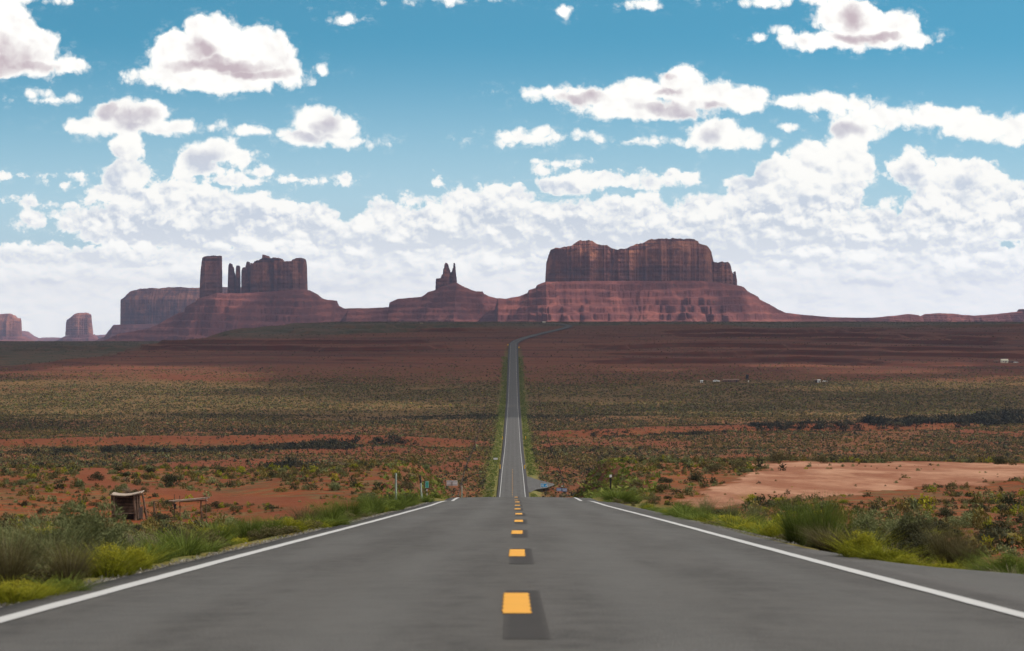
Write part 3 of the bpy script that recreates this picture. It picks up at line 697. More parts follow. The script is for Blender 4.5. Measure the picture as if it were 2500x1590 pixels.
# twin-spire butte in the middle
D3 = 9300
b3 = butte('small butte crowned by two thin spires in the middle distance', 'butte', D3)
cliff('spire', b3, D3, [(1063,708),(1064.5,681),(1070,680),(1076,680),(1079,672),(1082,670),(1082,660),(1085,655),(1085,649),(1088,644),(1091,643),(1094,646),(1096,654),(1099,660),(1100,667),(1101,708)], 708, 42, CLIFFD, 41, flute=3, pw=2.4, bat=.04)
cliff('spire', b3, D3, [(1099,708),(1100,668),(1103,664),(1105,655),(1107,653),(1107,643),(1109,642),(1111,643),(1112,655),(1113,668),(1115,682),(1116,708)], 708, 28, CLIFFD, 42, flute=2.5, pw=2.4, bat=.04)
talus('talus', b3, D3, [(820,800),(850,758),(880,754),(900,753),(950,750),(952,739),(972,730),(1030,725),(1042,717),(1045,714),(1062,709),(1080,700),(1115,690),(1128,698),(1150,708),(1163,712),(1178,712),(1182,718),(1195,724),(1215,729),(1240,735),(1300,760),(1340,800)], 60, 43, H(797, D3), W_=2.6, step=24., hard=.72)
# long far mesa behind the castle butte
D4 = 14000
b4 = butte('long purple mesa partly hidden behind the square-towered butte', 'mesa', D4, 'mesa')
cliff('cliff', b4, D4, [(299,795),(299,760),(301,738),(303,732),(313,728),(318,722),(326,713),(345,708),(352,706),(390,705),(440,703),(487,704),(560,702),(620,704),(660,712),(670,795)], 795, 330, CLIFF, 51, cap=733, flute=24)
talus('talus', b4, D4, [(215,840),(250,826),(262,822),(285,804),(299,793),(420,790),(560,790),(670,795),(740,830)], 350, 52, H(836, D4), W_=2.0)
# lone blocks on the left horizon
D5 = 17000
b5 = butte('small lone block-shaped butte standing on the far left plain', 'butte', D5)
cliff('cliff', b5, D5, [(161,822),(161,810),(164,809),(164,790),(167,781),(172,778),(180,772),(186,766),(194,764),(202,763),(209,765),(219,768),(221,790),(224,806),(226,818)], 820, 95, CLIFF, 61, cap=778, flute=10)
talus('talus', b5, D5, [(115,845),(128,835),(150,828),(162,821),(195,818),(226,817),(240,830),(255,845)], 100, 62, H(842, D5), W_=2.0)
b6 = butte('blunt domed butte cut off by the left picture edge', 'butte', D5 + 600)
D6 = D5 + 600
cliff('cliff', b6, D6, [(-90,832),(-88,800),(-60,782),(-20,775),(0,769),(10,766),(18,766),(30,771),(37,777),(46,779),(48,785),(50,800),(51,824)], 826, 150, CLIFF, 63, cap=784, flute=12)
talus('talus', b6, D6, [(-160,845),(-90,826),(0,822),(51,822),(70,830),(95,836),(110,845)], 160, 64, H(842, D6), W_=2.0)
# low ridges
b7 = talus('ridge', None, 9800, [(1840,800),(1880,768),(1950,768),(1985,771),(2030,775),(2100,776),(2130,776),(2165,773),(2195,770),(2215,767),(2235,769),(2248,773),(2262,767),(2290,765),(2325,766),(2345,769),(2380,771),(2420,768),(2445,766),(2490,761),(2494,755),(2540,754),(2620,762),(2700,800)], 60, 71, H(802, 9800), W_=3.0, step=10., hard=.7, gul=.5)
b7.location = (0, 9800, 0); tag(b7, 'low purple-red ridge along the right horizon', 'hill', kind='structure')
b8 = talus('hills', None, 24000, [(30,850),(52,808),(60,810),(80,822),(95,827),(110,824),(150,825),(220,820),(262,817),(300,822),(340,850)], 200, 72, H(850, 24000), W_=3.0, mat=TALUS)
b8.location = (0, 24000, 0); tag(b8, 'pale blue hills on the far left horizon', 'hill', kind='structure')

# ------------------------------------------------------------------ air
m = bpy.data.materials.new('haze_air'); m.use_nodes = True; m.node_tree.nodes.clear(); t = NT(m.node_tree)
pv = t.node('ShaderNodeVolumePrincipled'); pv.inputs['Color'].default_value = (.58, .67, 1.0, 1); pv.inputs['Density'].default_value = 2.8e-5; pv.inputs['Anisotropy'].default_value = .2
o_ = t.node('ShaderNodeOutputMaterial'); t.l.new(pv.outputs[0], o_.inputs['Volume'])
x0, x1, y0, y1, z0, z1 = -22000, 22000, -400, 27500, -290, 470
vv = [(x, y, z) for z in (z0, z1) for y in (y0, y1) for x in (x0, x1)]
hz = link('haze', np_mesh('haze', vv, [(0, 2, 3, 1), (4, 5, 7, 6), (0, 1, 5, 4), (2, 6, 7, 3), (0, 4, 6, 2), (1, 3, 7, 5)], 4), m)
tag(hz, kind='stuff')

# cloud sheet added out of view overhead, shaped to shade the plain and buttes
ch = 2300.0; ofx = ch * sd.x / sd.z; ofy = ch * sd.y / sd.z
ux = np.arange(-5200, 5201, 50.); uy = np.arange(-900, 14301, 50.)
GX, GY = np.meshgrid(ux, uy)
wx = GX + 300 * fbm(GX / 700., GY / 700., 201, 3); wy = GY + 300 * fbm(GX / 700., GY / 700., 202, 3)
sh = .55 - ((wx - 350) / 1500.) ** 2 - ((wy - 1650) / 330.) ** 2
sh = np.maximum(sh, 1 - np.abs((wy - 4300) / 2250.) ** 4 - np.maximum(np.abs(wx) - 4300, 0) / 500.)
sh = np.maximum(sh, 1 - ((wx + 700) / 2700.) ** 4 - ((wy - 9900) / 1400.) ** 2)
sh = np.maximum(sh, 1 - ((wx - 600) / 500.) ** 2 - ((wy - 9100) / 450.) ** 2)
sh = np.maximum(sh, 1 - ((wx + 2600) / 1600.) ** 2 - ((wy - 13700) / 900.) ** 2)
sh = sh + .9 * fbm(GX / 420., GY / 420., 203, 4) - .12 - .34 * ss(7500, 8500, GY)
T = 220 * np.sqrt(np.clip(sh, 0, 1)) * (.7 + .5 * fbm(GX / 120., GY / 120., 204, 3))
keep = sh > 0.02
nr, nc = GX.shape
top = np.stack([GX + ofx, GY + ofy, ch + T], -1).reshape(-1, 3); bot = np.stack([GX + ofx, GY + ofy, ch - T * .18 - 1], -1).reshape(-1, 3)
fc = grid_faces(nr, nc); kf = keep.ravel()[fc].any(1); fc = fc[kf]
vv = np.concatenate([top, bot]); fc = np.concatenate([fc, fc[:, ::-1] + nr * nc])
used = np.unique(fc); mp = np.zeros(len(vv), int); mp[used] = np.arange(len(used))
m, t, out = material('shade_cloud'); df = t.node('ShaderNodeBsdfDiffuse', {'Color': (.9, .9, .9, 1)}); tr = t.node('ShaderNodeBsdfTranslucent', {'Color': (.9, .9, .9, 1)})
mx = t.node('ShaderNodeMixShader', {'Fac': .5}); t.l.new(df.outputs[0], mx.inputs[1]); t.l.new(tr.outputs[0], mx.inputs[2]); t.l.new(mx.outputs[0], out.inputs['Surface'])
tag(link('clouds', np_mesh('clouds', vv[used], mp[fc], 4), m, smooth=True), kind='structure')
# ------------------------------------------------------------------ plants
def folmat(name, cols, transl=.25):
    m, t, out = material(name)
    tint = t.attr('tint')
    oi = t.node('ShaderNodeObjectInfo').outputs['Random']
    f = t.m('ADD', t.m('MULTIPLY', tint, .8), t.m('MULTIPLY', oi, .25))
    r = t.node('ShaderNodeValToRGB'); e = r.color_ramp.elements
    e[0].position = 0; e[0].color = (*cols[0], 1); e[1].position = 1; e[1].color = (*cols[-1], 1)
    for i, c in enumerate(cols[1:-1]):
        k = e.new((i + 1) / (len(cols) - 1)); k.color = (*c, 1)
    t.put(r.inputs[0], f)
    finish(t, out, r.outputs[0], .85, spec=.15, transl=transl)
    return m
M_SAGE = folmat('sage_leaves', [(.040, .044, .018), (.125, .135, .055), (.26, .265, .115)])
M_GREEN = folmat('green_stems', [(.030, .042, .008), (.095, .125, .020), (.22, .25, .05)], .3)
M_YEL = folmat('yellow_green_leaves', [(.055, .060, .005), (.18, .185, .012), (.40, .33, .03)], .3)
M_BROWN = folmat('brown_scrub_leaves', [(.035, .026, .014), (.095, .078, .034), (.17, .15, .06)])
M_DRY = folmat('dry_twigs', [(.10, .075, .05), (.19, .145, .10), (.28, .22, .16)])
M_DARK = folmat('dark_scrub_leaves', [(.014, .014, .008), (.036, .036, .018), (.075, .072, .034)])
M_OLIVE = folmat('olive_scrub_leaves', [(.055, .042, .013), (.125, .094, .026), (.22, .165, .045)])
M_STEM = simple('woody_stems', (.11, .085, .06), .9, .2, 6)

def leaves(g, n, rx, h, leaf, lumps=9, thin=.35, low=.12, up=.4, wide=1.0):
    """n small triangles gathered in lumps over a dome rx wide and h high"""
    th = g.uniform(0, 2 * np.pi, lumps); ph = np.arccos(g.uniform(0.05, 1, lumps)); rr_ = g.uniform(.35, .85, lumps)
    C = np.stack([rx * rr_ * np.sin(ph) * np.cos(th), rx * wide * rr_ * np.sin(ph) * np.sin(th), h * (low + (1 - low) * rr_ * np.cos(ph))], 1)
    lr = g.uniform(.20, .42, lumps) * (16. / max(lumps, 16)) ** .4
    k = g.integers(0, lumps, n); v = g.normal(size=(n, 3)); v /= np.linalg.norm(v, axis=1)[:, None]
    r = g.uniform(.55, 1.08, n) ** .6
    P_ = C[k] + v * (lr[k] * r)[:, None] * np.array([rx, rx * wide, h * .75])
    ok = P_[:, 2] > 0.01; P_ = P_[ok]; v = v[ok]; k = k[ok]; n = len(P_)
    d = v * .8 + g.normal(size=(n, 3)) * .6; d[:, 2] += up; d /= np.linalg.norm(d, axis=1)[:, None]
    s = np.cross(d, g.normal(size=(n, 3))); s /= np.linalg.norm(s, axis=1)[:, None] + 1e-9
    L_ = leaf * g.uniform(.6, 1.5, n)[:, None]
    a = P_ - s * L_ * thin; b = P_ + s * L_ * thin; c = P_ + d * L_ * 2
    V_ = np.stack([a, b, c], 1).reshape(-1, 3)
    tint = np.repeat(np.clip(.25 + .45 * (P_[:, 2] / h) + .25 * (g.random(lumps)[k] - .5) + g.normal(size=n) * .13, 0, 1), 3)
    return V_, tint
def blades(g, n, rx, h, w=.006, spread=.35, base=.3, lean=0.0, seg=3):
    """n upright curved blades"""
    a = g.uniform(0, 2 * np.pi, n); r0 = rx * base * np.sqrt(g.random(n)); hh = h * g.uniform(.45, 1.05, n)
    out = rx * spread * g.uniform(.1, 1.6, n) + r0 * .9
    bx, by = r0 * np.cos(a), r0 * np.sin(a); ex = bx + out * np.cos(a) + lean * hh; ey = by + out * np.sin(a)
    sx, sy = -np.sin(a), np.cos(a)
    rot = g.uniform(0, 2 * np.pi, n); sx, sy = np.cos(rot), np.sin(rot)
    T_ = np.linspace(0, 1, seg + 1); Vs = []; tn = []
    for i in range(seg):
        def pt(t_): return np.stack([bx + (ex - bx) * t_ ** 1.7, by + (ey - by) * t_ ** 1.7, hh * (t_ - .12 * t_ ** 3)], 1)
        p0, p1 = pt(T_[i]), pt(T_[i + 1]); w0, w1 = w * (1 - T_[i] * .8), w * (1 - T_[i + 1] * .8)
        S_ = np.stack([sx, sy, 0 * sx], 1)
        Vs.append(np.stack([p0 - S_ * w0, p0 + S_ * w0, p1 + S_ * w1], 1)); Vs.append(np.stack([p0 - S_ * w0, p1 + S_ * w1, p1 - S_ * w1], 1))
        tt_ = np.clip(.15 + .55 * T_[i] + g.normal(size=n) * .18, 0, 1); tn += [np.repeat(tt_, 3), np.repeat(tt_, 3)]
    return np.concatenate([v.reshape(-1, 3) for v in Vs]), np.concatenate(tn)
def tri_mesh(name, V_, tint): return np_mesh(name, V_, np.arange(len(V_)).reshape(-1, 3), 3, dict(tint=tint))
def cat(*a): return np.concatenate([x[0] for x in a]), np.concatenate([x[1] for x in a])

def plant(kind, seed, big=True):
    """returns (foliage arrays, stem arrays or None, material) for a plant 1 m high and about 1 m wide"""
    g = np.random.default_rng(seed); q = 1.0 if big else .22; lf = 1.0 if big else 1.9
    if kind == 'sage': return leaves(g, int(9000*q), .5, .95, .020*lf, 16), blades(g, 60, .35, .8, .006, .8, .15), M_SAGE
    if kind == 'brownsage': return leaves(g, int(7000*q), .5, .95, .018*lf, 14), blades(g, 90, .35, .85, .006, .8, .15), M_BROWN
    if kind == 'mound': return cat(leaves(g, int(9000*q), .5, .85, .018*lf, 34, low=.2), blades(g, int(420*q), .5, 1.0, .005*lf, .7, .7)), blades(g, 40, .3, .6, .006, .8, .2), M_YEL
    if kind == 'greenmound': return cat(leaves(g, int(9000*q), .5, .85, .018*lf, 34, low=.2), blades(g, int(420*q), .5, 1.0, .005*lf, .7, .7)), blades(g, 40, .3, .6, .006, .8, .2), M_GREEN
    if kind == 'grass': return cat(blades(g, int(900*q), .5, 1.0, .0055*lf, .65, .5, .16), blades(g, int(500*q), .5, .6, .007*lf, .8, .5)), blades(g, 30, .3, .5, .006, .6, .3), M_GREEN
    if kind == 'broom': return cat(blades(g, int(600*q), .5, 1.0, .0045*lf, .8, .35, .05), leaves(g, int(3500*q), .42, .95, .014*lf, 18)), blades(g, 60, .4, .8, .006, .7, .2), M_SAGE
    if kind == 'brownbroom': return cat(blades(g, int(800*q), .5, 1.0, .0045*lf, .7, .4, .04), leaves(g, int(2500*q), .42, .85, .014*lf, 16)), blades(g, 60, .4, .8, .006, .7, .2), M_BROWN
    if kind == 'dry': return cat(blades(g, int(700*q), .5, 1.0, .004*lf, 1.0, .25), leaves(g, int(1800*q), .5, .9, .016*lf, 16, thin=.12)), blades(g, 60, .45, .7, .006, .9, .15), M_DRY
    if kind == 'dark': return leaves(g, int(7000*q), .5, .95, .020*lf, 14), blades(g, 40, .3, .7, .006, .8, .15), M_DARK
NAMES = dict(sage='sagebrush', brownsage='sagebrush', mound='rabbitbrush', greenmound='rabbitbrush', grass='grass_clump', broom='tall_shrub', brownbroom='tall_shrub', dry='dry_bush', dark='sagebrush')
CATS = dict(sage='shrub', brownsage='shrub', mound='shrub', greenmound='shrub', grass='grass', broom='shrub', brownbroom='shrub', dry='shrub', dark='shrub')
CACHE = {}
def big_plant(px, d, h, w, kind, label, seed, group=None):
    key = (kind, seed % 3)
    if key not in CACHE:
        fo, st, mt = plant(kind, hash_seed(key)); a = tri_mesh('foliage', *fo); a.materials.append(mt); b = tri_mesh('stems', *st); b.materials.append(M_STEM); CACHE[key] = (a, b)
    x = W(px, d); o = empty(NAMES[kind], (x, d, gz(x, d) - .02), rz=(seed * 1.7) % 6.28); o.scale = (w, w * .85, h)
    tag(o, label, CATS[kind], group)
    for n_, me_ in zip(('foliage', 'stems'), CACHE[key]):
        c = bpy.data.objects.new(n_, me_); COL.objects.link(c); c.parent = o
    return o
def hash_seed(k): return sum(ord(c) for c in k[0]) * 7 + k[1] * 101
FG = [
 (200, 26.5, 1.05, 1.2, 'sage', 'largest grey-green bush on the left verge, in front of the timber stall'),
 (292, 28.5, .72, .95, 'sage', 'rounded grey-green bush right of the largest bush on the left verge'),
 (128, 25.5, .98, .95, 'broom', 'tall grey-green bush left of the largest bush on the left verge'),
 (345, 33, .60, .8, 'dry', 'pale dry twiggy bush right of the grey-green bushes on the left verge'),
 (405, 36, .45, .7, 'dry', 'small pale dry bush at the right end of the left bushes'),
 (20, 22.0, .78, .7, 'brownbroom', 'tall brownish bush at the left picture edge'),
 (75, 23.2, .74, .75, 'sage', 'pale sage-green bush between the picture edge and the tall grey-green bush'),
 (-20, 27, 1.0, .9, 'sage', 'grey-green bush cut by the left picture edge behind the pale sage one'),
 (170, 22.0, .55, .55, 'brownbroom', 'slim brownish stems in front of the largest left bush'),
 (262, 24.4, .42, .80, 'mound', 'bright yellow-green mound at the left asphalt edge'),
 (330, 26.3, .34, .6, 'mound', 'small yellow-green mound just right of the brightest left mound'),
 (150, 20.3, .24, .5, 'greenmound', 'low green tuft left of the bright yellow-green mound'),
 (40, 18.9, .26, .6, 'mound', 'low yellow-green tuft in the lower left corner'),
 (100, 19.6, .20, .4, 'mound', 'tiny yellow tuft near the lower left corner'),
 (480, 41, .50, .7, 'brownbroom', 'olive clump of stems below the timber rack'),
 (540, 43, .60, .6, 'grass', 'tall green grass clump right of the timber rack'),
 (608, 42.5, .60, .45, 'grass', 'brightest green upright grass clump on the left verge'),
 (660, 46, .55, .6, 'grass', 'green grass clump right of the brightest one on the left verge'),
 (705, 46.5, .40, .8, 'mound', 'yellow-green mound among the grass of the left verge'),
 (745, 55, .72, .8, 'brownbroom', 'feathery brown-green clump midway along the left verge'),
 (800, 58, .70, .8, 'grass', 'tall grass clump midway between rack and fence posts'),
 (850, 64, .78, .9, 'grass', 'tall grass clump left of the first fence post'),
 (815, 52, .35, .8, 'greenmound', 'low dark green mound at the asphalt edge midway on the left'),
 (905, 76, .85, 1.0, 'grass', 'grass clump beside the straight fence post'),
 (955, 84, .55, 1.2, 'greenmound', 'dark green mound in front of the straight fence post'),
 (990, 98, .75, 1.1, 'grass', 'grass clump between the two fence posts'),
 (1665, 68, .48, 1.2, 'greenmound', 'leftmost bright green mound on the right verge'),
 (1725, 61, .44, 1.2, 'greenmound', 'second bright green mound on the right verge'),
 (1785, 56, .46, 1.3, 'mound', 'yellow-green mound third along the right verge'),
 (1845, 50, .42, 1.2, 'mound', 'low yellow-green mound in front of the slim dry stems'),
 (1725, 80, .95, .75, 'broom', 'feathery upright shrub in front of the pale dirt yard'),
 (1785, 76, .90, .75, 'broom', 'sparse upright shrub right of the feathery one'),
 (1845, 66, .80, .8, 'broom', 'upright shrub at the middle of the right verge'),
 (1665, 86, .75, .7, 'grass', 'upright grass clump left of the feathery shrub'),
 (1900, 44, .45, 1.0, 'mound', 'yellow-green low mound left of the tallest grass'),
 (1945, 38.5, .90, .50, 'grass', 'left one of the tall dark grass clumps on the right verge'),
 (2005, 36.5, 1.08, .62, 'grass', 'tallest grass clump on the right verge'),
 (2072, 37.5, .88, .55, 'grass', 'tall grass clump right of the tallest one'),
 (2030, 34.0, .50, .9, 'brownbroom', 'olive stems in front of the tallest grass'),
 (2140, 37, .85, 1.1, 'sage', 'grey-green bush right of the tallest grass'),
 (2205, 34.5, .82, 1.15, 'dark', 'dark bush in the middle of the right verge'),
 (2265, 33, .66, .95, 'dark', 'second dark bush right of the first on the right verge'),
 (2215, 40, .95, .9, 'sage', 'tall pale green bush behind the dark ones'),
 (2105, 30.2, .47, .75, 'mound', 'bright yellow-green mound at the right asphalt edge'),
 (2160, 29.4, .34, .7, 'mound', 'ochre-yellow mound right of the bright yellow-green one'),
 (2215, 28.8, .26, .6, 'mound', 'low ochre tuft in front of the dark bushes'),
 (2315, 31.5, .80, .6, 'brownbroom', 'tall brown-green stems right of the dark bushes'),
 (2360, 31.0, .60, .6, 'brownbroom', 'shorter brown-green stems near the right picture edge'),
 (2480, 27.2, .50, .75, 'greenmound', 'deep green bush at the right picture edge'),
 (2415, 27.6, .36, .6, 'greenmound', 'small deep green bush beside the asphalt widening'),
 (2310, 28.4, .26, .6, 'mound', 'ochre tuft left of the deep green bushes'),
 (1508, 113, .95, 2.0, 'grass', 'large dark green clump at the foot of the right road cut'),
 (1535, 116, .70, 1.6, 'greenmound', 'dark green bush right of the large clump at the road cut'),
]
for i, a in enumerate(FG): big_plant(*a, seed=i)
# low growth along both asphalt edges: individual tufts
small_me = {}
for kind in ('sage', 'brownsage', 'mound', 'grass', 'dark', 'dry', 'greenmound', 'broom'):
    for s in range(3):
        fo, st, mt = plant(kind, 500 + s * 13 + len(kind), big=False); a = tri_mesh(NAMES[kind], *fo); a.materials.append(mt); small_me[kind, s] = a
def small_plant(x, y, h, w, kind, label, group):
    o = bpy.data.objects.new(NAMES[kind], small_me[kind, random.randrange(3)]); COL.objects.link(o)
    o.location = (x, y, gz(x, y) - .03); o.scale = (w, w * random.uniform(.8, 1.1), h); o.rotation_euler = (0, 0, random.uniform(0, 6.28))
    return tag(o, label, CATS[kind], group)
for side, nm in ((-1, 'left'), (1, 'right')):
    for i in range(72):
        d = 18 + 108 * (i / 72) ** 1.15 + random.uniform(-1, 1)
        if side > 0 and d < 34: x = W(2500, d) * 0 + 5.6 + random.uniform(.0, .8)
        else: x = side * ((4.35 if side < 0 else 4.85) + abs(random.gauss(0, .45)))
        if side > 0 and 75 < d < 105: x += .7
        kind = random.choice(['mound', 'grass', 'greenmound', 'mound', 'grass', 'brownsage', 'grass', 'dry', 'brownsage'])
        small_plant(x, d, random.uniform(.16, .36) * (1.5 if kind == 'grass' else 1), random.uniform(.35, .9), kind, 'small %s tuft hugging the %s asphalt edge' % ({'mound': 'yellow-green', 'grass': 'grass', 'greenmound': 'green leafy', 'brownsage': 'brownish', 'dry': 'straw-coloured'}[kind], nm), '%s tufts along the %s edge' % ({'mound': 'yellow-green', 'grass': 'grass', 'greenmound': 'green leafy', 'brownsage': 'brownish', 'dry': 'straw-coloured'}[kind], nm))
# scrub on the near slopes: individuals
cand = []
g = np.random.default_rng(91)
while len(cand) < 215:
    side = -1 if g.random() < .5 else 1
    d = 48 + 215 * g.random() ** .8; x = side * (6.5 + (d * .235 - 6.5) * g.random())
    if abs(x) > d * .236: continue
    if bare(np.array([x]), np.array([d]))[0] > .3: continue
    if side < 0 and abs(x - W(316, 148)) < 2.6 and abs(d - 149) < 14: continue
    if side < 0 and abs(x - W(460, 140)) < 2.4 and abs(d - 140) < 10: continue
    if vn(x / 9., d / 14., 5) < .28: continue
    if any((x - a) ** 2 + (d - b) ** 2 < .8 for a, b in cand): continue
    cand.append((x, d))
for x, d in cand:
    kind = g.choice(['dark', 'sage', 'brownsage', 'mound', 'dark', 'sage', 'dry'], p=[.22, .22, .2, .12, .12, .09, .03])
    w = float(g.uniform(.5, 1.35)) * (1.15 if kind in ('dark', 'sage') else .9); h = w * float(g.uniform(.42, .62))
    word = {'dark': 'dark green', 'sage': 'grey-green', 'brownsage': 'brownish', 'mound': 'yellow-green', 'dry': 'pale dry'}[kind]; sd_ = 'left' if x < 0 else 'right'
    small_plant(x, d, h, w, kind, '%s low shrub dotting the red slope %s of the road' % (word, sd_), '%s shrubs on the %s slope' % (word, sd_))
for px, d, h, w, kind, lb in ((392, 143, .95, 2.4, 'dark', 'wide dark green bush between the timber stall and the rack'), (478, 134, .55, 1.2, 'dark', 'dark green bush at the foot of the timber rack'),
      (420, 133, .45, 1.0, 'sage', 'grey-green bush below the left post of the rack'), (425, 190, 1.3, 2.2, 'dark', 'big dark bush on the rise behind the timber stall'), (235, 196, 1.0, 1.8, 'dark', 'dark bush beside the dirt track behind the stall'),
      (2010, 232, 1.1, 1.6, 'brownsage', 'brown bush on the far rim of the pale dirt yard'), (1905, 236, 1.5, 2.4, 'brownsage', 'round brown bush beside the lone pole'), (1800, 200, 1.2, 2.2, 'brownsage', 'brown bush at the left end of the dirt yard'),
      (1740, 192, 1.1, 2.6, 'brownsage', 'wide brown bush on the bank left of the dirt yard'), (1690, 170, .9, 2.0, 'dark', 'dark bush on the bank above the road cut'), (1620, 150, .8, 1.4, 'brownsage', 'brown bush low on the right bank'), (2440, 236, 1.2, 1.8, 'dark', 'dark bush at the right end of the dirt yard rim'),
      (1560, 165, .9, 1.3, 'brownsage', 'brown bush near the white-topped marker'), (1005, 165, .9, 1.8, 'dark', 'dark bush behind the leaning fence post'), (985, 178, .9, 2.0, 'brownsage', 'brown bush on the left road cut')):
    x = W(px, d); small_plant(x, d, h, w, kind, lb, None)

# everything smaller or farther: one object of countless low-poly shrubs
def scatter(name, X, D, Wd, Hh, tint, mats_idx, mats, nf, seed, sink=.05):
    """nf triangles per shrub in a rough dome"""
    g = np.random.default_rng(seed); n = len(X); Z0 = Z(X, D) - sink
    v = g.normal(size=(n, nf, 3)); v[..., 2] = np.abs(v[..., 2]); v /= np.linalg.norm(v, axis=2)[..., None]
    c = v * g.uniform(.35, .85, (n, nf, 1)); s = 1.15 / math.sqrt(nf) * 1.9
    tri = c[:, :, None, :] + g.normal(size=(n, nf, 3, 3)) * s * .5
    tri[..., 2] = np.maximum(tri[..., 2], -.05)
    tri *= np.stack([Wd * .5, Wd * .5, Hh], 1)[:, None, None, :]
    tri += np.stack([X, D, Z0], 1)[:, None, None, :]
    V_ = tri.reshape(-1, 3)
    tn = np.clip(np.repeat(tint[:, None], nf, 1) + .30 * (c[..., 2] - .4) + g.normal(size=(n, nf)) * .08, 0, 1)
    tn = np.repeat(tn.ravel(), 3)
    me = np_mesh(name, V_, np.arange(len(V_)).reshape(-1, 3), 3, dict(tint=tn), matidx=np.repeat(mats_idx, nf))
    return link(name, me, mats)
SM = [M_DARK, M_SAGE, M_OLIVE, M_BROWN, M_YEL]
def field(n, d0, d1, umax, seed, umin=0):
    g = np.random.default_rng(seed)
    D = np.sqrt(g.random(n) * (d1 * d1 - d0 * d0) + d0 * d0); X = g.uniform(-umax, umax, n) * D
    return g, X, D
# near tufts
g, X, D = field(17000, 45, 268, .25, 301)
ok = (np.abs(X) > 7.5) & ((bare(X, D) < .25 + .1 * g.random(len(X))) | (g.random(len(X)) < .03)) & (vn(X / 5., D / 9., 6) > .30); X, D = X[ok], D[ok]; n = len(X)
w = g.uniform(.12, .55, n) * (1 + 1.1 * (g.random(n) < .16)); idx = g.choice(5, n, p=[.22, .22, .26, .2, .1])
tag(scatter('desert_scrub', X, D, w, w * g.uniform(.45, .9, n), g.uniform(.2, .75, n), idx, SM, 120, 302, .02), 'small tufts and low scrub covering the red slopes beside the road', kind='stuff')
# valley
g, X, D = field(150000, 600, 1500, .235, 303)
r_ = np.abs(X - xroad(D)); pat = fbm(X / 40., D / 90., 304, 4); wz = fbm(X / 150., D / 120., 305, 3)
ok = (r_ > 9) & (g.random(len(X)) < np.clip(.80 + 1.1 * pat, .08, 1) * (1 - .9 * bare(X, D))); X, D, pat, wz = X[ok], D[ok], pat[ok], wz[ok]; n = len(X)
w = g.uniform(.5, 1.7, n) * (1 + .5 * (g.random(n) < .1)); a = np.clip(.5 + 1.2 * wz + g.normal(size=n) * .2, 0, .999)
idx = np.array([0, 3, 2, 2, 3, 2, 1, 0, 2, 2])[(a * 10).astype(int)]; idx[g.random(n) < .25] = 0
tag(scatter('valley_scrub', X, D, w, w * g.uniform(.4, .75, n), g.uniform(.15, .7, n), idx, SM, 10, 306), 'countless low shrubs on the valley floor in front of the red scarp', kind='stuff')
g, X, D = field(120000, 1500, 2450, .235, 307)
r_ = np.abs(X - xroad(D)); pat = fbm(X / 70., D / 120., 308, 4)
ok = (r_ > 12) & (g.random(len(X)) < np.clip(.75 + .9 * pat, .1, 1) * (1 - .8 * bare(X, D)) * (1 - .8 * ss(2050, 2350, D))); X, D = X[ok], D[ok]; n = len(X)
w = g.uniform(.9, 2.4, n); idx = g.choice(5, n, p=[.14, .20, .46, .16, .04])
tag(scatter('plain_scrub', X, D, w, w * g.uniform(.35, .6, n), g.uniform(.15, .75, n), idx, SM, 7, 309), 'fine olive scrub carpeting the far valley plain', kind='stuff')
# scrub on scarp and plateau
g, X, D = field(60000, 2450, 6200, .235, 310)
r_ = np.abs(X - xroad(D)); ok = (r_ > 14) & (g.random(len(X)) < np.where(D > 4200, 1.0, .5 + fbm(X / 100., D / 160., 311, 3))); X, D = X[ok], D[ok]; n = len(X)
w = g.uniform(.8, 2.2, n); idx = g.choice(5, n, p=[.3, .25, .25, .2, .0])
tag(scatter('scarp_scrub', X, D, w, w * g.uniform(.35, .6, n), g.uniform(.1, .6, n), idx, SM, 6, 312), 'sparse dark scrub on the red scarp and plateau', kind='stuff')
# green verges of the far road
g = np.random.default_rng(313); n = 9000; D = 150 + 2500 * g.random(n) ** 1.3; sgn = np.where(g.random(n) < .5, -1, 1)
X = xroad(D) + sgn * (4.9 + .0007 * D + np.abs(g.normal(size=n)) * 2.6); w = g.uniform(.3, 1.2, n) * (1 + D / 2500)
ok = ~((X > 4) & (D > 662) & (D < 770)); X, D, w = X[ok], D[ok], w[ok]; n = len(X)
tag(scatter('verge_plants', X, D, w, w * .5, g.uniform(.2, .9, n), np.zeros(n, int), [folmat('verge_leaves', [(.045, .06, .012), (.095, .12, .02), (.19, .19, .04)], .3)], 14, 314), 'yellow-green plants lining both sides of the distant road', kind='stuff')
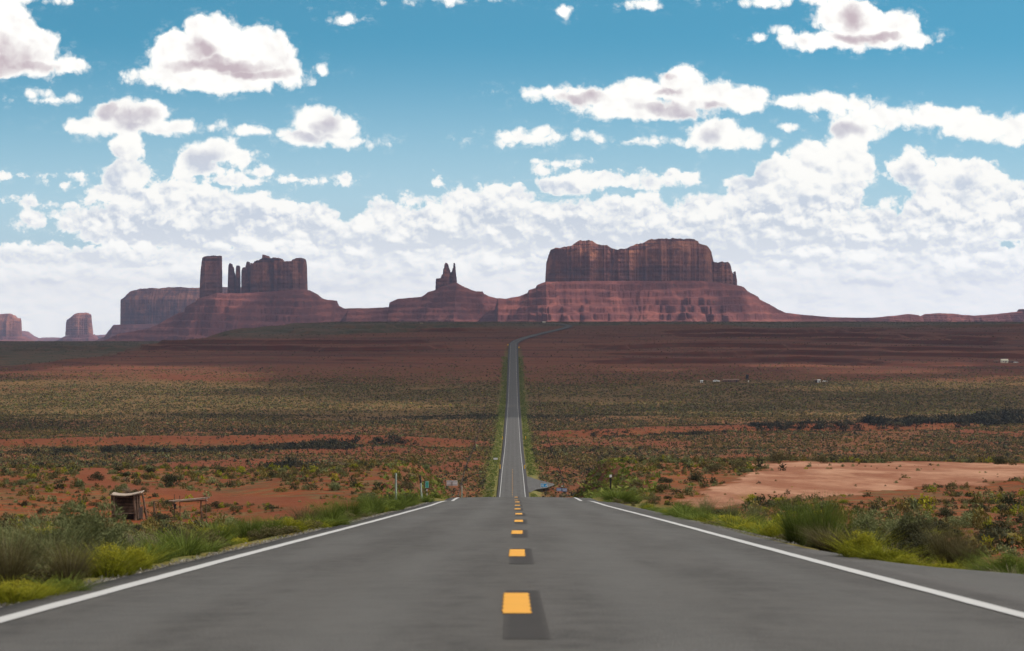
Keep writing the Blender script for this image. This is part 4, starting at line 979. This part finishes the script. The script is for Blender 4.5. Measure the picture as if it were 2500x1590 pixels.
# dark thickets along the washes
TX = []; g = np.random.default_rng(315)
for (x0, y0, x1, y1, h, n) in ((255, 1101, 870, 1094, 2.6, 330), (690, 1094, 872, 1086, 3.4, 90), (915, 1084, 985, 1080, 3.0, 34), (260, 1103, 300, 1103, 3.2, 10), (55, 1106, 190, 1106, 2.2, 24), (150, 1106, 190, 1105, 3.0, 12),
      (645, 1142, 765, 1136, 2.3, 46), (700, 1138, 725, 1138, 3.6, 9), (1440, 1064, 1760, 1058, 2.0, 120), (1840, 1046, 2100, 1036, 3.4, 100), (2120, 1036, 2500, 1026, 4.4, 240), (2350, 1026, 2520, 1016, 5.0, 120), (2170, 1048, 2210, 1048, 3.4, 9), (1430, 1152, 1500, 1150, 2.2, 20),
      (1650, 1062, 1830, 1052, 1.6, 50), (390, 1168, 470, 1166, 1.2, 14)):
    ok_ = 0
    p0, p1 = at(x0, y0, dmin=500), at(x1, y1, dmin=500)
    for i in range(n):
        s = g.random(); d = p0[1] + (p1[1] - p0[1]) * s + g.normal() * 10; x = p0[0] + (p1[0] - p0[0]) * s + g.normal() * 1.5
        e = .45 + .55 * vn(x / 9., 0.5, 44)
        TX.append((x, d, h * 2.0 * g.uniform(.6, 1.1), 1.5 * h * e * g.uniform(.6, 1.15)))
TX = np.array(TX); n = len(TX)
tag(scatter('wash_thicket', TX[:, 0], TX[:, 1], TX[:, 2], TX[:, 3], g.uniform(.0, .35, n), np.where(g.random(n) < .7, 0, 1), [M_DARK, M_BROWN], 70, 316, .3), 'dark bushes lining the dry washes across the valley', kind='stuff')
# gravel along the asphalt edges
g = np.random.default_rng(317); n = 15000; D = 13 + 100 * g.random(n) ** 1.4; sgn = np.where(g.random(n) < .62, -1, 1)
off = np.abs(g.normal(size=n)) * .11; X = np.where(sgn < 0, -4.02 - off, np.where(D < 38, 9.9, np.interp(D, [38, 70, 90, 113], [4.62, 4.75, 5.3, 4.7]) + off * np.where((D > 74) & (D < 100), 5, 1)))
ok = X < 9; X, D = X[ok], D[ok]; n = len(X); w = g.uniform(.015, .05, n)
GM = folmat('gravel_stone', [(.10, .09, .085), (.24, .22, .205), (.42, .39, .37)], 0)
tag(scatter('gravel', X, D, w, w * .8, g.uniform(0, 1, n), np.zeros(n, int), [GM], 12, 318, -.0), 'grey gravel strewn along the broken asphalt edges', kind='stuff')
# ------------------------------------------------------------------ built things
def boxm(V_, F_, c, s, R=None, taper=1.0):
    """append a box centred c, size s, optional 3x3 rotation"""
    b = len(V_)
    for sx, sy, sz in ((-1,-1,-1),(1,-1,-1),(1,1,-1),(-1,1,-1),(-1,-1,1),(1,-1,1),(1,1,1),(-1,1,1)):
        k = taper if sz > 0 else 1
        p = Vector((sx * s[0] / 2 * k, sy * s[1] / 2 * k, sz * s[2] / 2))
        if R is not None: p = R @ p
        V_.append((p.x + c[0], p.y + c[1], p.z + c[2]))
    F_ += [(b, b+3, b+2, b+1), (b+4, b+5, b+6, b+7), (b, b+1, b+5, b+4), (b+1, b+2, b+6, b+5), (b+2, b+3, b+7, b+6), (b+3, b, b+4, b+7)]
def log(V_, F_, p0, p1, r0, r1=None, seg=7, rings=5, wob=.15, seed=0):
    """crooked tapered pole"""
    r1 = r0 if r1 is None else r1; g = random.Random(seed); p0 = Vector(p0); p1 = Vector(p1); ax = (p1 - p0); ln = ax.length; ax.normalize()
    u = ax.orthogonal().normalized(); v = ax.cross(u); b = len(V_)
    for i in range(rings + 1):
        t_ = i / rings; c = p0 + (p1 - p0) * t_ + (u * g.uniform(-1, 1) + v * g.uniform(-1, 1)) * wob * r0 * (1 if 0 < i < rings else 0) * 1.6; r = r0 + (r1 - r0) * t_
        for k in range(seg):
            a = 2 * math.pi * k / seg; q = r * (1 + g.uniform(-wob, wob) * .5); w = c + u * math.cos(a) * q + v * math.sin(a) * q; V_.append(tuple(w))
    for i in range(rings):
        for k in range(seg):
            F_.append((b + i*seg + k, b + i*seg + (k+1) % seg, b + (i+1)*seg + (k+1) % seg, b + (i+1)*seg + k))
    for i, fl in ((0, True), (rings, False)):
        V_.append(tuple(p0 if i == 0 else p1)); c = len(V_) - 1
        for k in range(seg):
            a_, b_ = b + i*seg + k, b + i*seg + (k+1) % seg
            F_.append((c, b_, a_) if fl else (c, a_, b_))
def build(name, V_, F_, mat, parent=None, bevel=0.0):
    me = bpy.data.meshes.new(name); me.from_pydata([tuple(v) for v in V_], [], F_); me.update()
    o = link(name, me, mat, parent)
    if bevel:
        md = o.modifiers.new('bevel', 'BEVEL'); md.width = bevel; md.segments = 2; md.limit_method = 'ANGLE'
    return o
WOOD = simple('weathered_wood', (.105, .062, .042), .9, .45, 3.0, streak=(1, 1, 1))
WOODD = simple('dark_old_wood', (.035, .020, .016), .95, .4, 3.0)
WOODL = simple('sun_bleached_wood', (.27, .21, .165), .9, .3, 4.0)
POSTG = simple('galvanised_post', (.26, .30, .26), .6, .2, 5.0, metal=.3)
BLACK = simple('black_paint', (.012, .010, .012), .6)
ALU = simple('bare_aluminium', (.62, .60, .62), .7, .08, 6.0)
STEELD = simple('dark_steel_post', (.10, .085, .08), .7)
GREENS = simple('green_sign', (.0, .30, .24), .45, .08)
BLUES = simple('blue_sign', (.0, .27, .62), .45, .08)
WHT = simple('white_sheeting', (.78, .78, .76), .5, .06)
YELS = simple('yellow_marker', (.75, .42, .02), .5, .1)
def at_ground(px, d): x = W(px, d); return x, d, gz(x, d)
# timber vendor stall
x, y, z = at_ground(318, 149)
s_ = empty('timber_stall', (x, y, z), rz=.06); tag(s_, 'small weathered timber vendor stall with plank back, left of the road', 'stall')
def ring(nm, items, mat, parent):
    for i, (p0, p1, r0, r1) in enumerate(items):
        V_, F_ = [], []; log(V_, F_, p0, p1, r0, r1, seed=i + len(nm)); build(nm, V_, F_, mat, parent)
ring('post', [((-1.02, -.75, -.1), (-1.12, -.75, 1.78), .085, .07), ((-.86, -.95, -.3), (-.98, -.95, 1.66), .07, .06), ((.42, -.95, -.35), (.36, -.95, 1.68), .10, .08), ((.60, -.9, -.3), (.52, -.9, 1.66), .06, .05), ((1.12, .1, -.2), (.78, .0, 1.74), .085, .06), ((.86, -.5, -.2), (.84, -.5, .95), .05, .03), ((-1.05, .8, -.2), (-1.0, .8, 1.7), .07, .06), ((.55, .8, -.2), (.5, .8, 1.7), .07, .06)], WOOD, s_)
V_, F_ = [], []
for k in range(6):
    zz_ = .55 + k * .215; boxm(V_, F_, (-.28, .72 + .01 * (k % 2), zz_), (1.62, .045, .17 if k != 4 else .10), Matrix.Rotation(.012 * (k - 2), 3, 'Y'))
build('back_wall', V_, F_, WOOD, s_)
V_, F_ = [], []; boxm(V_, F_, (-.28, .80, .85), (1.66, .04, 1.75)); build('back_lining', V_, F_, WOODD, s_)
V_, F_ = [], []
for k in range(4): boxm(V_, F_, (.62 + .015 * k, -.55 + k * .42, .35 + .0 * k), (.035, .4, .9)); 
build('side_wall', V_, F_, WOODD, s_)
V_, F_ = [], []
nsg = 10
for k in range(nsg):
    a = -1.18 + k * .2; zc = 1.74 - .13 * math.sin(math.pi * (k + .5) / nsg) + .012 * k
    ang = math.atan2(-.13 * math.pi / nsg * math.cos(math.pi * (k + .5) / nsg) + .012, .2)
    boxm(V_, F_, (a + .1, -.05, zc), (.197, 2.0, .055), Matrix.Rotation(-ang, 3, 'Y'))
build('roof', V_, F_, WOODL, s_)
V_, F_ = [], []; boxm(V_, F_, (-.25, -.95, .52), (1.45, .35, .045)); build('counter', V_, F_, WOOD, s_)
x2, y2, z2 = x - .62 , y - 1.5, gz(x - .62, y - 1.5)
tb = empty('bench', (x2, y2, z2)); tag(tb, 'low broken timber bench in front of the vendor stall', 'bench')
V_, F_ = [], []; boxm(V_, F_, (0, 0, .42), (.62, .32, .05)); build('seat', V_, F_, WOOD, tb)
for q in ((-.26, -.1), (.26, -.1), (-.26, .12), (.26, .12)):
    V_, F_ = [], []; boxm(V_, F_, (q[0], q[1], .19), (.05, .05, .43)); build('leg', V_, F_, WOOD, tb)
# two leaning props right of the stall
x, y, z = at_ground(377, 152)
p_ = empty('old_fence', (x, y, z)); tag(p_, 'short remnant of timber fence with leaning sticks behind the stall', 'fence')
ring('post', [((0, 0, -.1), (-.03, 0, 1.0), .07, .05)], WOOD, p_)
ring('rail', [((-.1, .0, 1.02), (.26, 0, 1.06), .03, .02)], WOOD, p_)
ring('brace', [((.22, 0, .0), (.06, 0, .95), .02, .015), ((.46, 0, -.05), (.28, 0, 1.1), .015, .012)], WOOD, p_)
# rack
x, y, z = at_ground(460, 139)
r_ = empty('timber_rack', (x, y, z - .05), rz=-.04); tag(r_, 'open timber display rack with a single beam on thin posts', 'rack')
ring('post', [((-.83, .0, -.3), (-.86, 0, 1.80), .028, .022), ((-.52, .1, -.3), (-.55, .1, 1.72), .03, .022), ((.80, 0, -.1), (.78, 0, 1.42), .055, .045), ((1.09, .1, -.1), (1.05, .1, 1.76), .03, .022)], WOOD, r_)
V_, F_ = [], []; log(V_, F_, (-1.2, -.05, 1.38), (1.32, -.05, 1.62), .05, .04, seed=3); log(V_, F_, (-.55, .12, 1.36), (1.15, .12, 1.42), .045, .04, seed=4)
boxm(V_, F_, (.1, .03, 1.46), (2.1, .36, .05), Matrix.Rotation(-.09, 3, 'Y')); build('beam', V_, F_, WOODL, r_)
V_, F_ = [], []; log(V_, F_, (-.83, -.05, 1.22), (-.80, -.05, .92), .10, .06, rings=4, wob=.3, seed=8); build('hanging_bag', V_, F_, BLACK, r_)
V_, F_ = [], []; boxm(V_, F_, (.95, 0, .02), (.32, .3, .22)); boxm(V_, F_, (.72, -.1, -.02), (.2, .2, .14)); build('foot_stone', V_, F_, simple('footing_stone', (.33, .24, .19), .95), r_, .03)
# fence posts by the left verge
def post(px, ytop, d, r, label, mat, topm=None, lean=0.0, ptop=None):
    x, y, z = at_ground(px, d); h = H(ytop, d) - z
    o = empty('fence_post', (x, y, z)); tag(o, label, 'post'); lx = lean
    hb = h * (.72 if topm else 1)
    V_, F_ = [], []; log(V_, F_, (0, 0, -.3), (lx * hb / h, 0, hb), r, r * .95, seg=10, rings=6, wob=.03); build('shaft', V_, F_, mat, o)
    if topm:
        V_, F_ = [], []; log(V_, F_, (lx * hb / h, 0, hb), (lx, 0, h), r * 1.12, r * .8, seg=8, rings=4, wob=.15); build('cap', V_, F_, topm, o)
    return o
post(966.5, 1156, 118, .055, 'straight pale green-grey post at the left verge', POSTG)
post(1031, 1160, 121, .05, 'leaning grey post with black top at the left verge', POSTG, BLACK, lean=-.12)
post(1127.5, 1186, 146, .03, 'thin faint grey post just left of the crest', POSTG)
# mile marker
def panel(name, w, h, z0, mat, parent, y=-.03, th=.012, bev=.0):
    V_, F_ = [], []; boxm(V_, F_, (0, y, z0), (w, th, h)); return build(name, V_, F_, mat, parent, bev)
def text(body, size, mat, parent, loc, name='lettering', rx=90):
    c = bpy.data.curves.new(name, 'FONT'); c.body = body; c.size = size; c.align_x = 'CENTER'; c.align_y = 'CENTER'; c.extrude = .002; c.materials.append(mat)
    tmp = bpy.data.objects.new('tmp', c); me = bpy.data.meshes.new_from_object(tmp); bpy.data.objects.remove(tmp); bpy.data.curves.remove(c)
    o = bpy.data.objects.new(name, me); COL.objects.link(o); o.parent = parent; o.location = loc; o.rotation_euler = (math.radians(rx), 0, 0); return o
d = 186; x, y, z = at_ground(1042.5, d); zc = H(1183, d) - z
mm = empty('mile_marker', (x, y, z)); tag(mm, 'small upright green mile marker on a post left of the crest', 'sign')
panel('sign_panel', .29, .56, zc, GREENS, mm, y=-.035)
V_, F_ = [], []
for sx, sz, ww, hh in ((0, .265, .27, .012), (0, -.265, .27, .012), (-.13, 0, .012, .52), (.13, 0, .012, .52)): boxm(V_, F_, (sx, -.043, zc + sz), (ww, .004, hh))
build('border', V_, F_, WHT, mm)
text('M\nI\nL\nE', .105, WHT, mm, (0, -.044, zc + .02))
V_, F_ = [], []; boxm(V_, F_, (0, 0, zc / 2), (.05, .03, zc + .5)); build('post', V_, F_, STEELD, mm)
V_, F_ = [], []; boxm(V_, F_, (0, -.03, zc - .46), (.07, .008, .14)); boxm(V_, F_, (0, -.03, zc - .82), (.045, .008, .22)); build('reflector', V_, F_, WHT, mm)
# back of a road sign
d = 254; x, y, z = at_ground(1103.5, d); zc = H(1180, d) - z
bs = empty('road_sign', (x, y, z)); tag(bs, 'rectangular road sign seen from its bare metal back on one post, left of the crest', 'sign')
panel('sign_panel', 1.20, .57, zc, ALU, bs, y=.03, bev=.01)
V_, F_ = [], []
for q in (-.17, .17): boxm(V_, F_, (0, .012, zc + q), (1.12, .02, .05))
build('brace', V_, F_, simple('brace_shadowed_aluminium', (.30, .28, .29), .6, metal=.3), bs)
V_, F_ = [], []; boxm(V_, F_, (0, -.03, (zc + .22) / 2 - .2), (.06, .05, zc + .62)); build('post', V_, F_, STEELD, bs)
# small sign back in the valley
d = 845; x, y, z = at_ground(1210, d); zc = H(1120.3, d) - z
o = empty('road_sign', (x, y, z)); tag(o, 'small pale sign back beside the distant road, left of a yellow marker', 'sign')
panel('sign_panel', 1.5, .68, max(zc, 1.6), ALU, o, y=.03)
V_, F_ = [], []; boxm(V_, F_, (-.3, 0, .8), (.09, .06, 1.7)); boxm(V_, F_, (.3, 0, .8), (.09, .06, 1.7)); build('post', V_, F_, STEELD, o)
# yellow markers
for px, d, h, lb in ((1221, 815, 2.0, 'yellow object marker left of the distant road beside the small sign back'), (1280.5, 815, 1.9, 'yellow object marker right of the distant road'), (1227, 1150, 2.2, 'farther yellow marker left of the distant road'), (1283.5, 1150, 2.2, 'farther yellow marker right of the distant road'), (1240, 3000, 3.0, 'tiny yellow sign left of the road where it bends'), (1267, 2900, 3.0, 'tiny orange sign right of the road where it bends')):
    x, y, z = at_ground(px, d)
    o = empty('marker_post', (x, y, z)); tag(o, lb, 'marker', 'yellow markers beside the distant road')
    V_, F_ = [], []; boxm(V_, F_, (0, 0, h * .3), (.09, .06, h * .7)); build('post', V_, F_, STEELD, o)
    V_, F_ = [], []; boxm(V_, F_, (0, -.05, h * .62), (.34 if d < 2000 else 1.6, .03, h * .72 if d < 2000 else 1.6)); build('marker_panel', V_, F_, YELS, o, .02)
# blue direction sign
d = 652; x, y, z = at_ground(1328, d); zc = H(1185.3, d) - z
o = empty('direction_sign', (x, y, z)); tag(o, 'bright blue direction sign with white arrow before the side road', 'sign')
panel('sign_panel', 1.9, 1.05, zc, BLUES, o, y=-.05, bev=.004)
V_, F_ = [], []
for q in (-.49, .49): boxm(V_, F_, (0, -.062, zc + q), (1.84, .006, .05))
for q in (-.92, .92): boxm(V_, F_, (q, -.062, zc), (.05, .006, .95))
build('border', V_, F_, WHT, o)
V_, F_ = [], []
for q, w_ in ((.16, .72), (-.16, .86)): boxm(V_, F_, (-.38, -.062, zc + q), (w_, .006, .12))
build('lettering', V_, F_, WHT, o)
V_ = [(.42, -.064, zc - .24), (.52, -.064, zc - .30), (.70, -.064, zc - .02), (.80, -.064, zc - .10), (.80, -.064, zc + .24), (.46, -.064, zc + .12), (.58, -.064, zc + .06)]
F_ = [(0, 1, 2, 6), (2, 3, 4), (2, 4, 5, 6)]; build('arrow', V_, F_, WHT, o)
V_, F_ = [], []
for q in (-.55, .55): boxm(V_, F_, (q, 0, (zc + .4) / 2), (.09, .07, zc + .5))
build('post', V_, F_, STEELD, o)
# pair of route signs
d = 618; x, y, z = at_ground(1372, d); zc = H(1196, d) - z
o = empty('route_sign', (x, y, z)); tag(o, 'pair of small blue and white panels on one post under a white disc', 'sign')
for s__, w_, tx in ((-.80, 1.35, 1), (.72, 1.3, 2)):
    V_, F_ = [], []; boxm(V_, F_, (s__, -.04, zc + (.08 if s__ < 0 else -.02)), (w_, .02, .88)); pn = build('sign_panel', V_, F_, simple('faded_blue_sheeting', (.10, .17, .34), .5, .25, 3.0), o)
    V_, F_ = [], []
    for kx in range(3 + tx): boxm(V_, F_, (s__ - w_ * .36 + kx * w_ * .72 / (2 + tx), -.054, zc + .2 - .02 * kx), (.10, .005, .2)); boxm(V_, F_, (s__ - w_ * .33 + kx * w_ * .66 / (2 + tx), -.054, zc - .16), (.13, .005, .13))
    build('lettering', V_, F_, WHT, pn)
V_, F_ = [], []; log(V_, F_, (0, -.03, zc + .95), (0, .0, zc + .95), .17, .17, seg=16, rings=1, wob=0); build('disc', V_, F_, WHT, o)
V_, F_ = [], []; boxm(V_, F_, (0, 0, zc / 2), (.10, .07, zc + 2.0)); build('post', V_, F_, STEELD, o)
# delineator on the right bank
d = 172; x, y, z = at_ground(1491, d); zt = H(1159.5, d) - z
o = empty('delineator', (x, y, z)); tag(o, 'white-topped black delineator post on the right road cut', 'marker')
V_, F_ = [], []; boxm(V_, F_, (0, 0, (zt - .17) / 2), (.10, .05, zt - .17 + .1)); build('post', V_, F_, BLACK, o)
panel('reflector', .17, .19, zt - .09, WHT, o, y=-.03)
# wooden poles
for px, yt, d, lb in ((1889.5, 1099, 262, 'thin dark pole on the rim beyond the pale dirt yard'),):
    x, y, z = at_ground(px, d); h = H(yt, d) - z
    o = empty('pole', (x, y, z)); tag(o, lb, 'pole'); V_, F_ = [], []; log(V_, F_, (0, 0, -.5), (0, 0, h), .045, .035, seg=8, wob=.05); build('shaft', V_, F_, WOODD, o)
    V_, F_ = [], []; boxm(V_, F_, (0, 0, h - .25), (.30, .06, .06)); build('crosspiece', V_, F_, WOODD, o)
for px, py in ((1450, 927), (1459, 925)):
    x, d, z = at(px, py, dmin=1500); o = empty('gate_post', (x, d, z)); tag(o, '%s dark gate post beside a red dirt patch in the valley' % ('left' if px == 1450 else 'right'), 'post', 'gate posts at the dirt patch')
    V_, F_ = [], []; log(V_, F_, (0, 0, -.3), (0, 0, 3.6), .22, .2, seg=8, wob=.05); build('shaft', V_, F_, WOODD, o)
# farmstead sheds
TIN = simple('rusty_roof', (.20, .12, .09), .8, .3, 2.0); WALLB = simple('brown_board_wall', (.15, .085, .065), .9, .3, 2.0); CREAM = simple('cream_wall', (.72, .66, .52), .8, .08, 1.0); WINM = simple('window_dark', (.03, .03, .035), .3)
def shed(px, py, L_, dp, h, roofh, wm, rm, name, label, cat_, win=2, dmin=1500):
    x, d, z = at(px, py, dmin=dmin); o = empty(name, (x, d, z)); tag(o, label, cat_)
    V_ = [(-L_/2, -dp/2, -.5), (L_/2, -dp/2, -.5), (L_/2, dp/2, -.5), (-L_/2, dp/2, -.5), (-L_/2, -dp/2, h), (L_/2, -dp/2, h), (L_/2, dp/2, h), (-L_/2, dp/2, h), (-L_/2, 0, h + roofh), (L_/2, 0, h + roofh)]
    F_ = [(0, 1, 5, 4), (2, 3, 7, 6), (1, 2, 6, 9, 5), (3, 0, 4, 8, 7)]; build('wall', V_, F_, wm, o)
    e = .25; V_ = []; F_ = []
    for s__ in (-1, 1):
        b = len(V_); V_ += [(-L_/2 - e, s__ * (dp/2 + e), h - e * roofh / (dp/2) + .05), (L_/2 + e, s__ * (dp/2 + e), h - e * roofh / (dp/2) + .05), (L_/2 + e, 0, h + roofh + .06), (-L_/2 - e, 0, h + roofh + .06)]
        V_ += [(a, b_, c - .12) for a, b_, c in V_[b:b+4]]
        F_ += [(b, b+1, b+2, b+3), (b+7, b+6, b+5, b+4), (b, b+4, b+5, b+1), (b+1, b+5, b+6, b+2), (b+3, b+7, b+4, b)]
    build('roof', V_, F_, rm, o)
    for i in range(win):
        V_, F_ = [], []; boxm(V_, F_, (-L_/2 + L_ * (i + .6) / (win + .2), -dp/2 - .02, h * .55), (.9, .06, .9)); build('window', V_, F_, WINM, o)
    V_, F_ = [], []; boxm(V_, F_, (L_ * .05, -dp/2 - .02, 1.0), (.9, .05, 1.95)); build('door', V_, F_, WINM if wm is not CREAM else WALLB, o)
    return o
shed(1777, 934, 9.2, 5, 2.0, .7, WALLB, TIN, 'shed', 'long low brown shed in the valley farmstead', 'shed', 2)
shed(1797, 934, 5.0, 5, 2.3, .8, WALLB, TIN, 'shed', 'shorter brown shed right of the long low one', 'shed', 1)
shed(2452, 886.5, 7.5, 6, 2.6, 1.5, CREAM, CREAM, 'house', 'small cream house with a gable on the far right plain', 'house', 2)
shed(2469, 886.5, 7.0, 5, 1.8, .8, WALLB, WALLB, 'shed', 'dark red shed right of the cream house', 'shed', 0)
shed(2432, 886.5, 5.0, 4, 1.8, .6, WALLB, TIN, 'shed', 'low dark shed left of the cream house', 'shed', 0)
shed(1328, 788.8, 6, 5, 2.2, .8, CREAM, CREAM, 'house', 'tiny white building on the plateau before the broad mesa', 'house', 2, dmin=4600)
shed(1029, 792, 5, 4, 2, .8, CREAM, TIN, 'house', 'tiny pale house on the plateau left of the road', 'house', 1, dmin=4600)
x, d, z = at(1824, 934, dmin=1500); o = empty('tank_tower', (x, d, z)); tag(o, 'dark boxy water tank on a short tower at the farmstead', 'water tower')
V_, F_ = [], []
for a, b in ((-1, -1), (1, -1), (-1, 1), (1, 1)): boxm(V_, F_, (a, b, 1.4), (.25, .25, 3.4))
boxm(V_, F_, (0, 0, 2.4), (2.2, .15, .15)); build('frame', V_, F_, WOODD, o)
V_, F_ = [], []; boxm(V_, F_, (.1, 0, 5.0), (2.6, 2.6, 3.8), Matrix.Rotation(.08, 3, 'Y')); build('tank', V_, F_, BLACK, o, .15)
V_, F_ = [], []; boxm(V_, F_, (1.1, -1.4, .7), (.8, .8, 1.4)); build('barrel', V_, F_, WHT, o, .1)
def van(px, py, L_, h, mat, name, label, cat_, dmin=1500):
    x, d, z = at(px, py, dmin=dmin); o = empty(name, (x, d, z)); tag(o, label, cat_)
    V_, F_ = [], []; boxm(V_, F_, (0, 0, h * .36 + .25), (L_, 1.9, h * .45)); boxm(V_, F_, (-L_ * .08, 0, h * .74 + .2), (L_ * .55, 1.75, h * .36), None, .88); build('body', V_, F_, mat, o, .08)
    V_, F_ = [], []; boxm(V_, F_, (-L_ * .08, 0, h * .76 + .2), (L_ * .50, 1.80, h * .22), None, .9); build('window', V_, F_, WINM, o)
    for q in (-L_ * .32, L_ * .32):
        for s__ in (-.85, .85):
            V_, F_ = [], []; log(V_, F_, (q, s__ - .11, .33), (q, s__ + .11, .33), .34, .34, seg=14, rings=1, wob=0); build('wheel', V_, F_, BLACK, o)
van(1749, 934, 6.5, 2.2, WHT, 'truck', 'white pickup truck parked left of the long shed', 'truck')
van(2480, 887, 4.6, 1.5, WHT, 'car', 'white car parked right of the dark red shed', 'car')
van(2014, 934, 4.4, 1.3, WHT, 'car', 'white car standing alone right of the small outhouse', 'car')
shed(1992, 934.5, 2.4, 2.4, 2.2, .4, BLACK, TIN, 'outhouse', 'small black outhouse alone on the plain', 'outhouse', 0)
shed(1999, 934.5, 2.6, 2.4, 2.5, .3, WHT, WHT, 'outhouse', 'small white outhouse beside the black one', 'outhouse', 0)
shed(1713, 935, 2.2, 2.0, 2.0, .3, WHT, WHT, 'outhouse', 'tiny white outhouse left of the parked truck', 'outhouse', 0)
# wire fences running beside the road across the valley
def wire_fence(side, label):
    o = empty('wire_fence', (0, 700, 0)); tag(o, label, 'fence')
    V_, F_ = [], []; w = []
    ds = np.arange(640, 1900, 9.0)
    pts = [(float(xroad(d)) + side * (16 + .004 * (d - 640)), d) for d in ds]
    for x, d in pts:
        z = gz(x, d); boxm(V_, F_, (x, d - 700, z + .6), (.12, .12, 1.5)); w.append((x, d - 700, z))
    pm = build('posts', V_, F_, WOODD, o); pm['kind'] = 'stuff'
    V_, F_ = [], []
    for i in range(len(w) - 1):
        for hh in (.5, 1.1):
            a, b = w[i], w[i + 1]; k = len(V_)
            V_ += [(a[0], a[1], a[2] + hh), (a[0], a[1], a[2] + hh + .03), (b[0], b[1], b[2] + hh + .03), (b[0], b[1], b[2] + hh), (a[0] + .03, a[1], a[2] + hh), (b[0] + .03, b[1], b[2] + hh)]
            F_ += [(k, k+1, k+2, k+3), (k, k+3, k+5, k+4), (k+4, k+5, k+2, k+1)]
    build('wire', V_, F_, STEELD, o)
wire_fence(-1, 'post and wire fence far off left of the valley road')
wire_fence(1, 'post and wire fence far off right of the valley road')
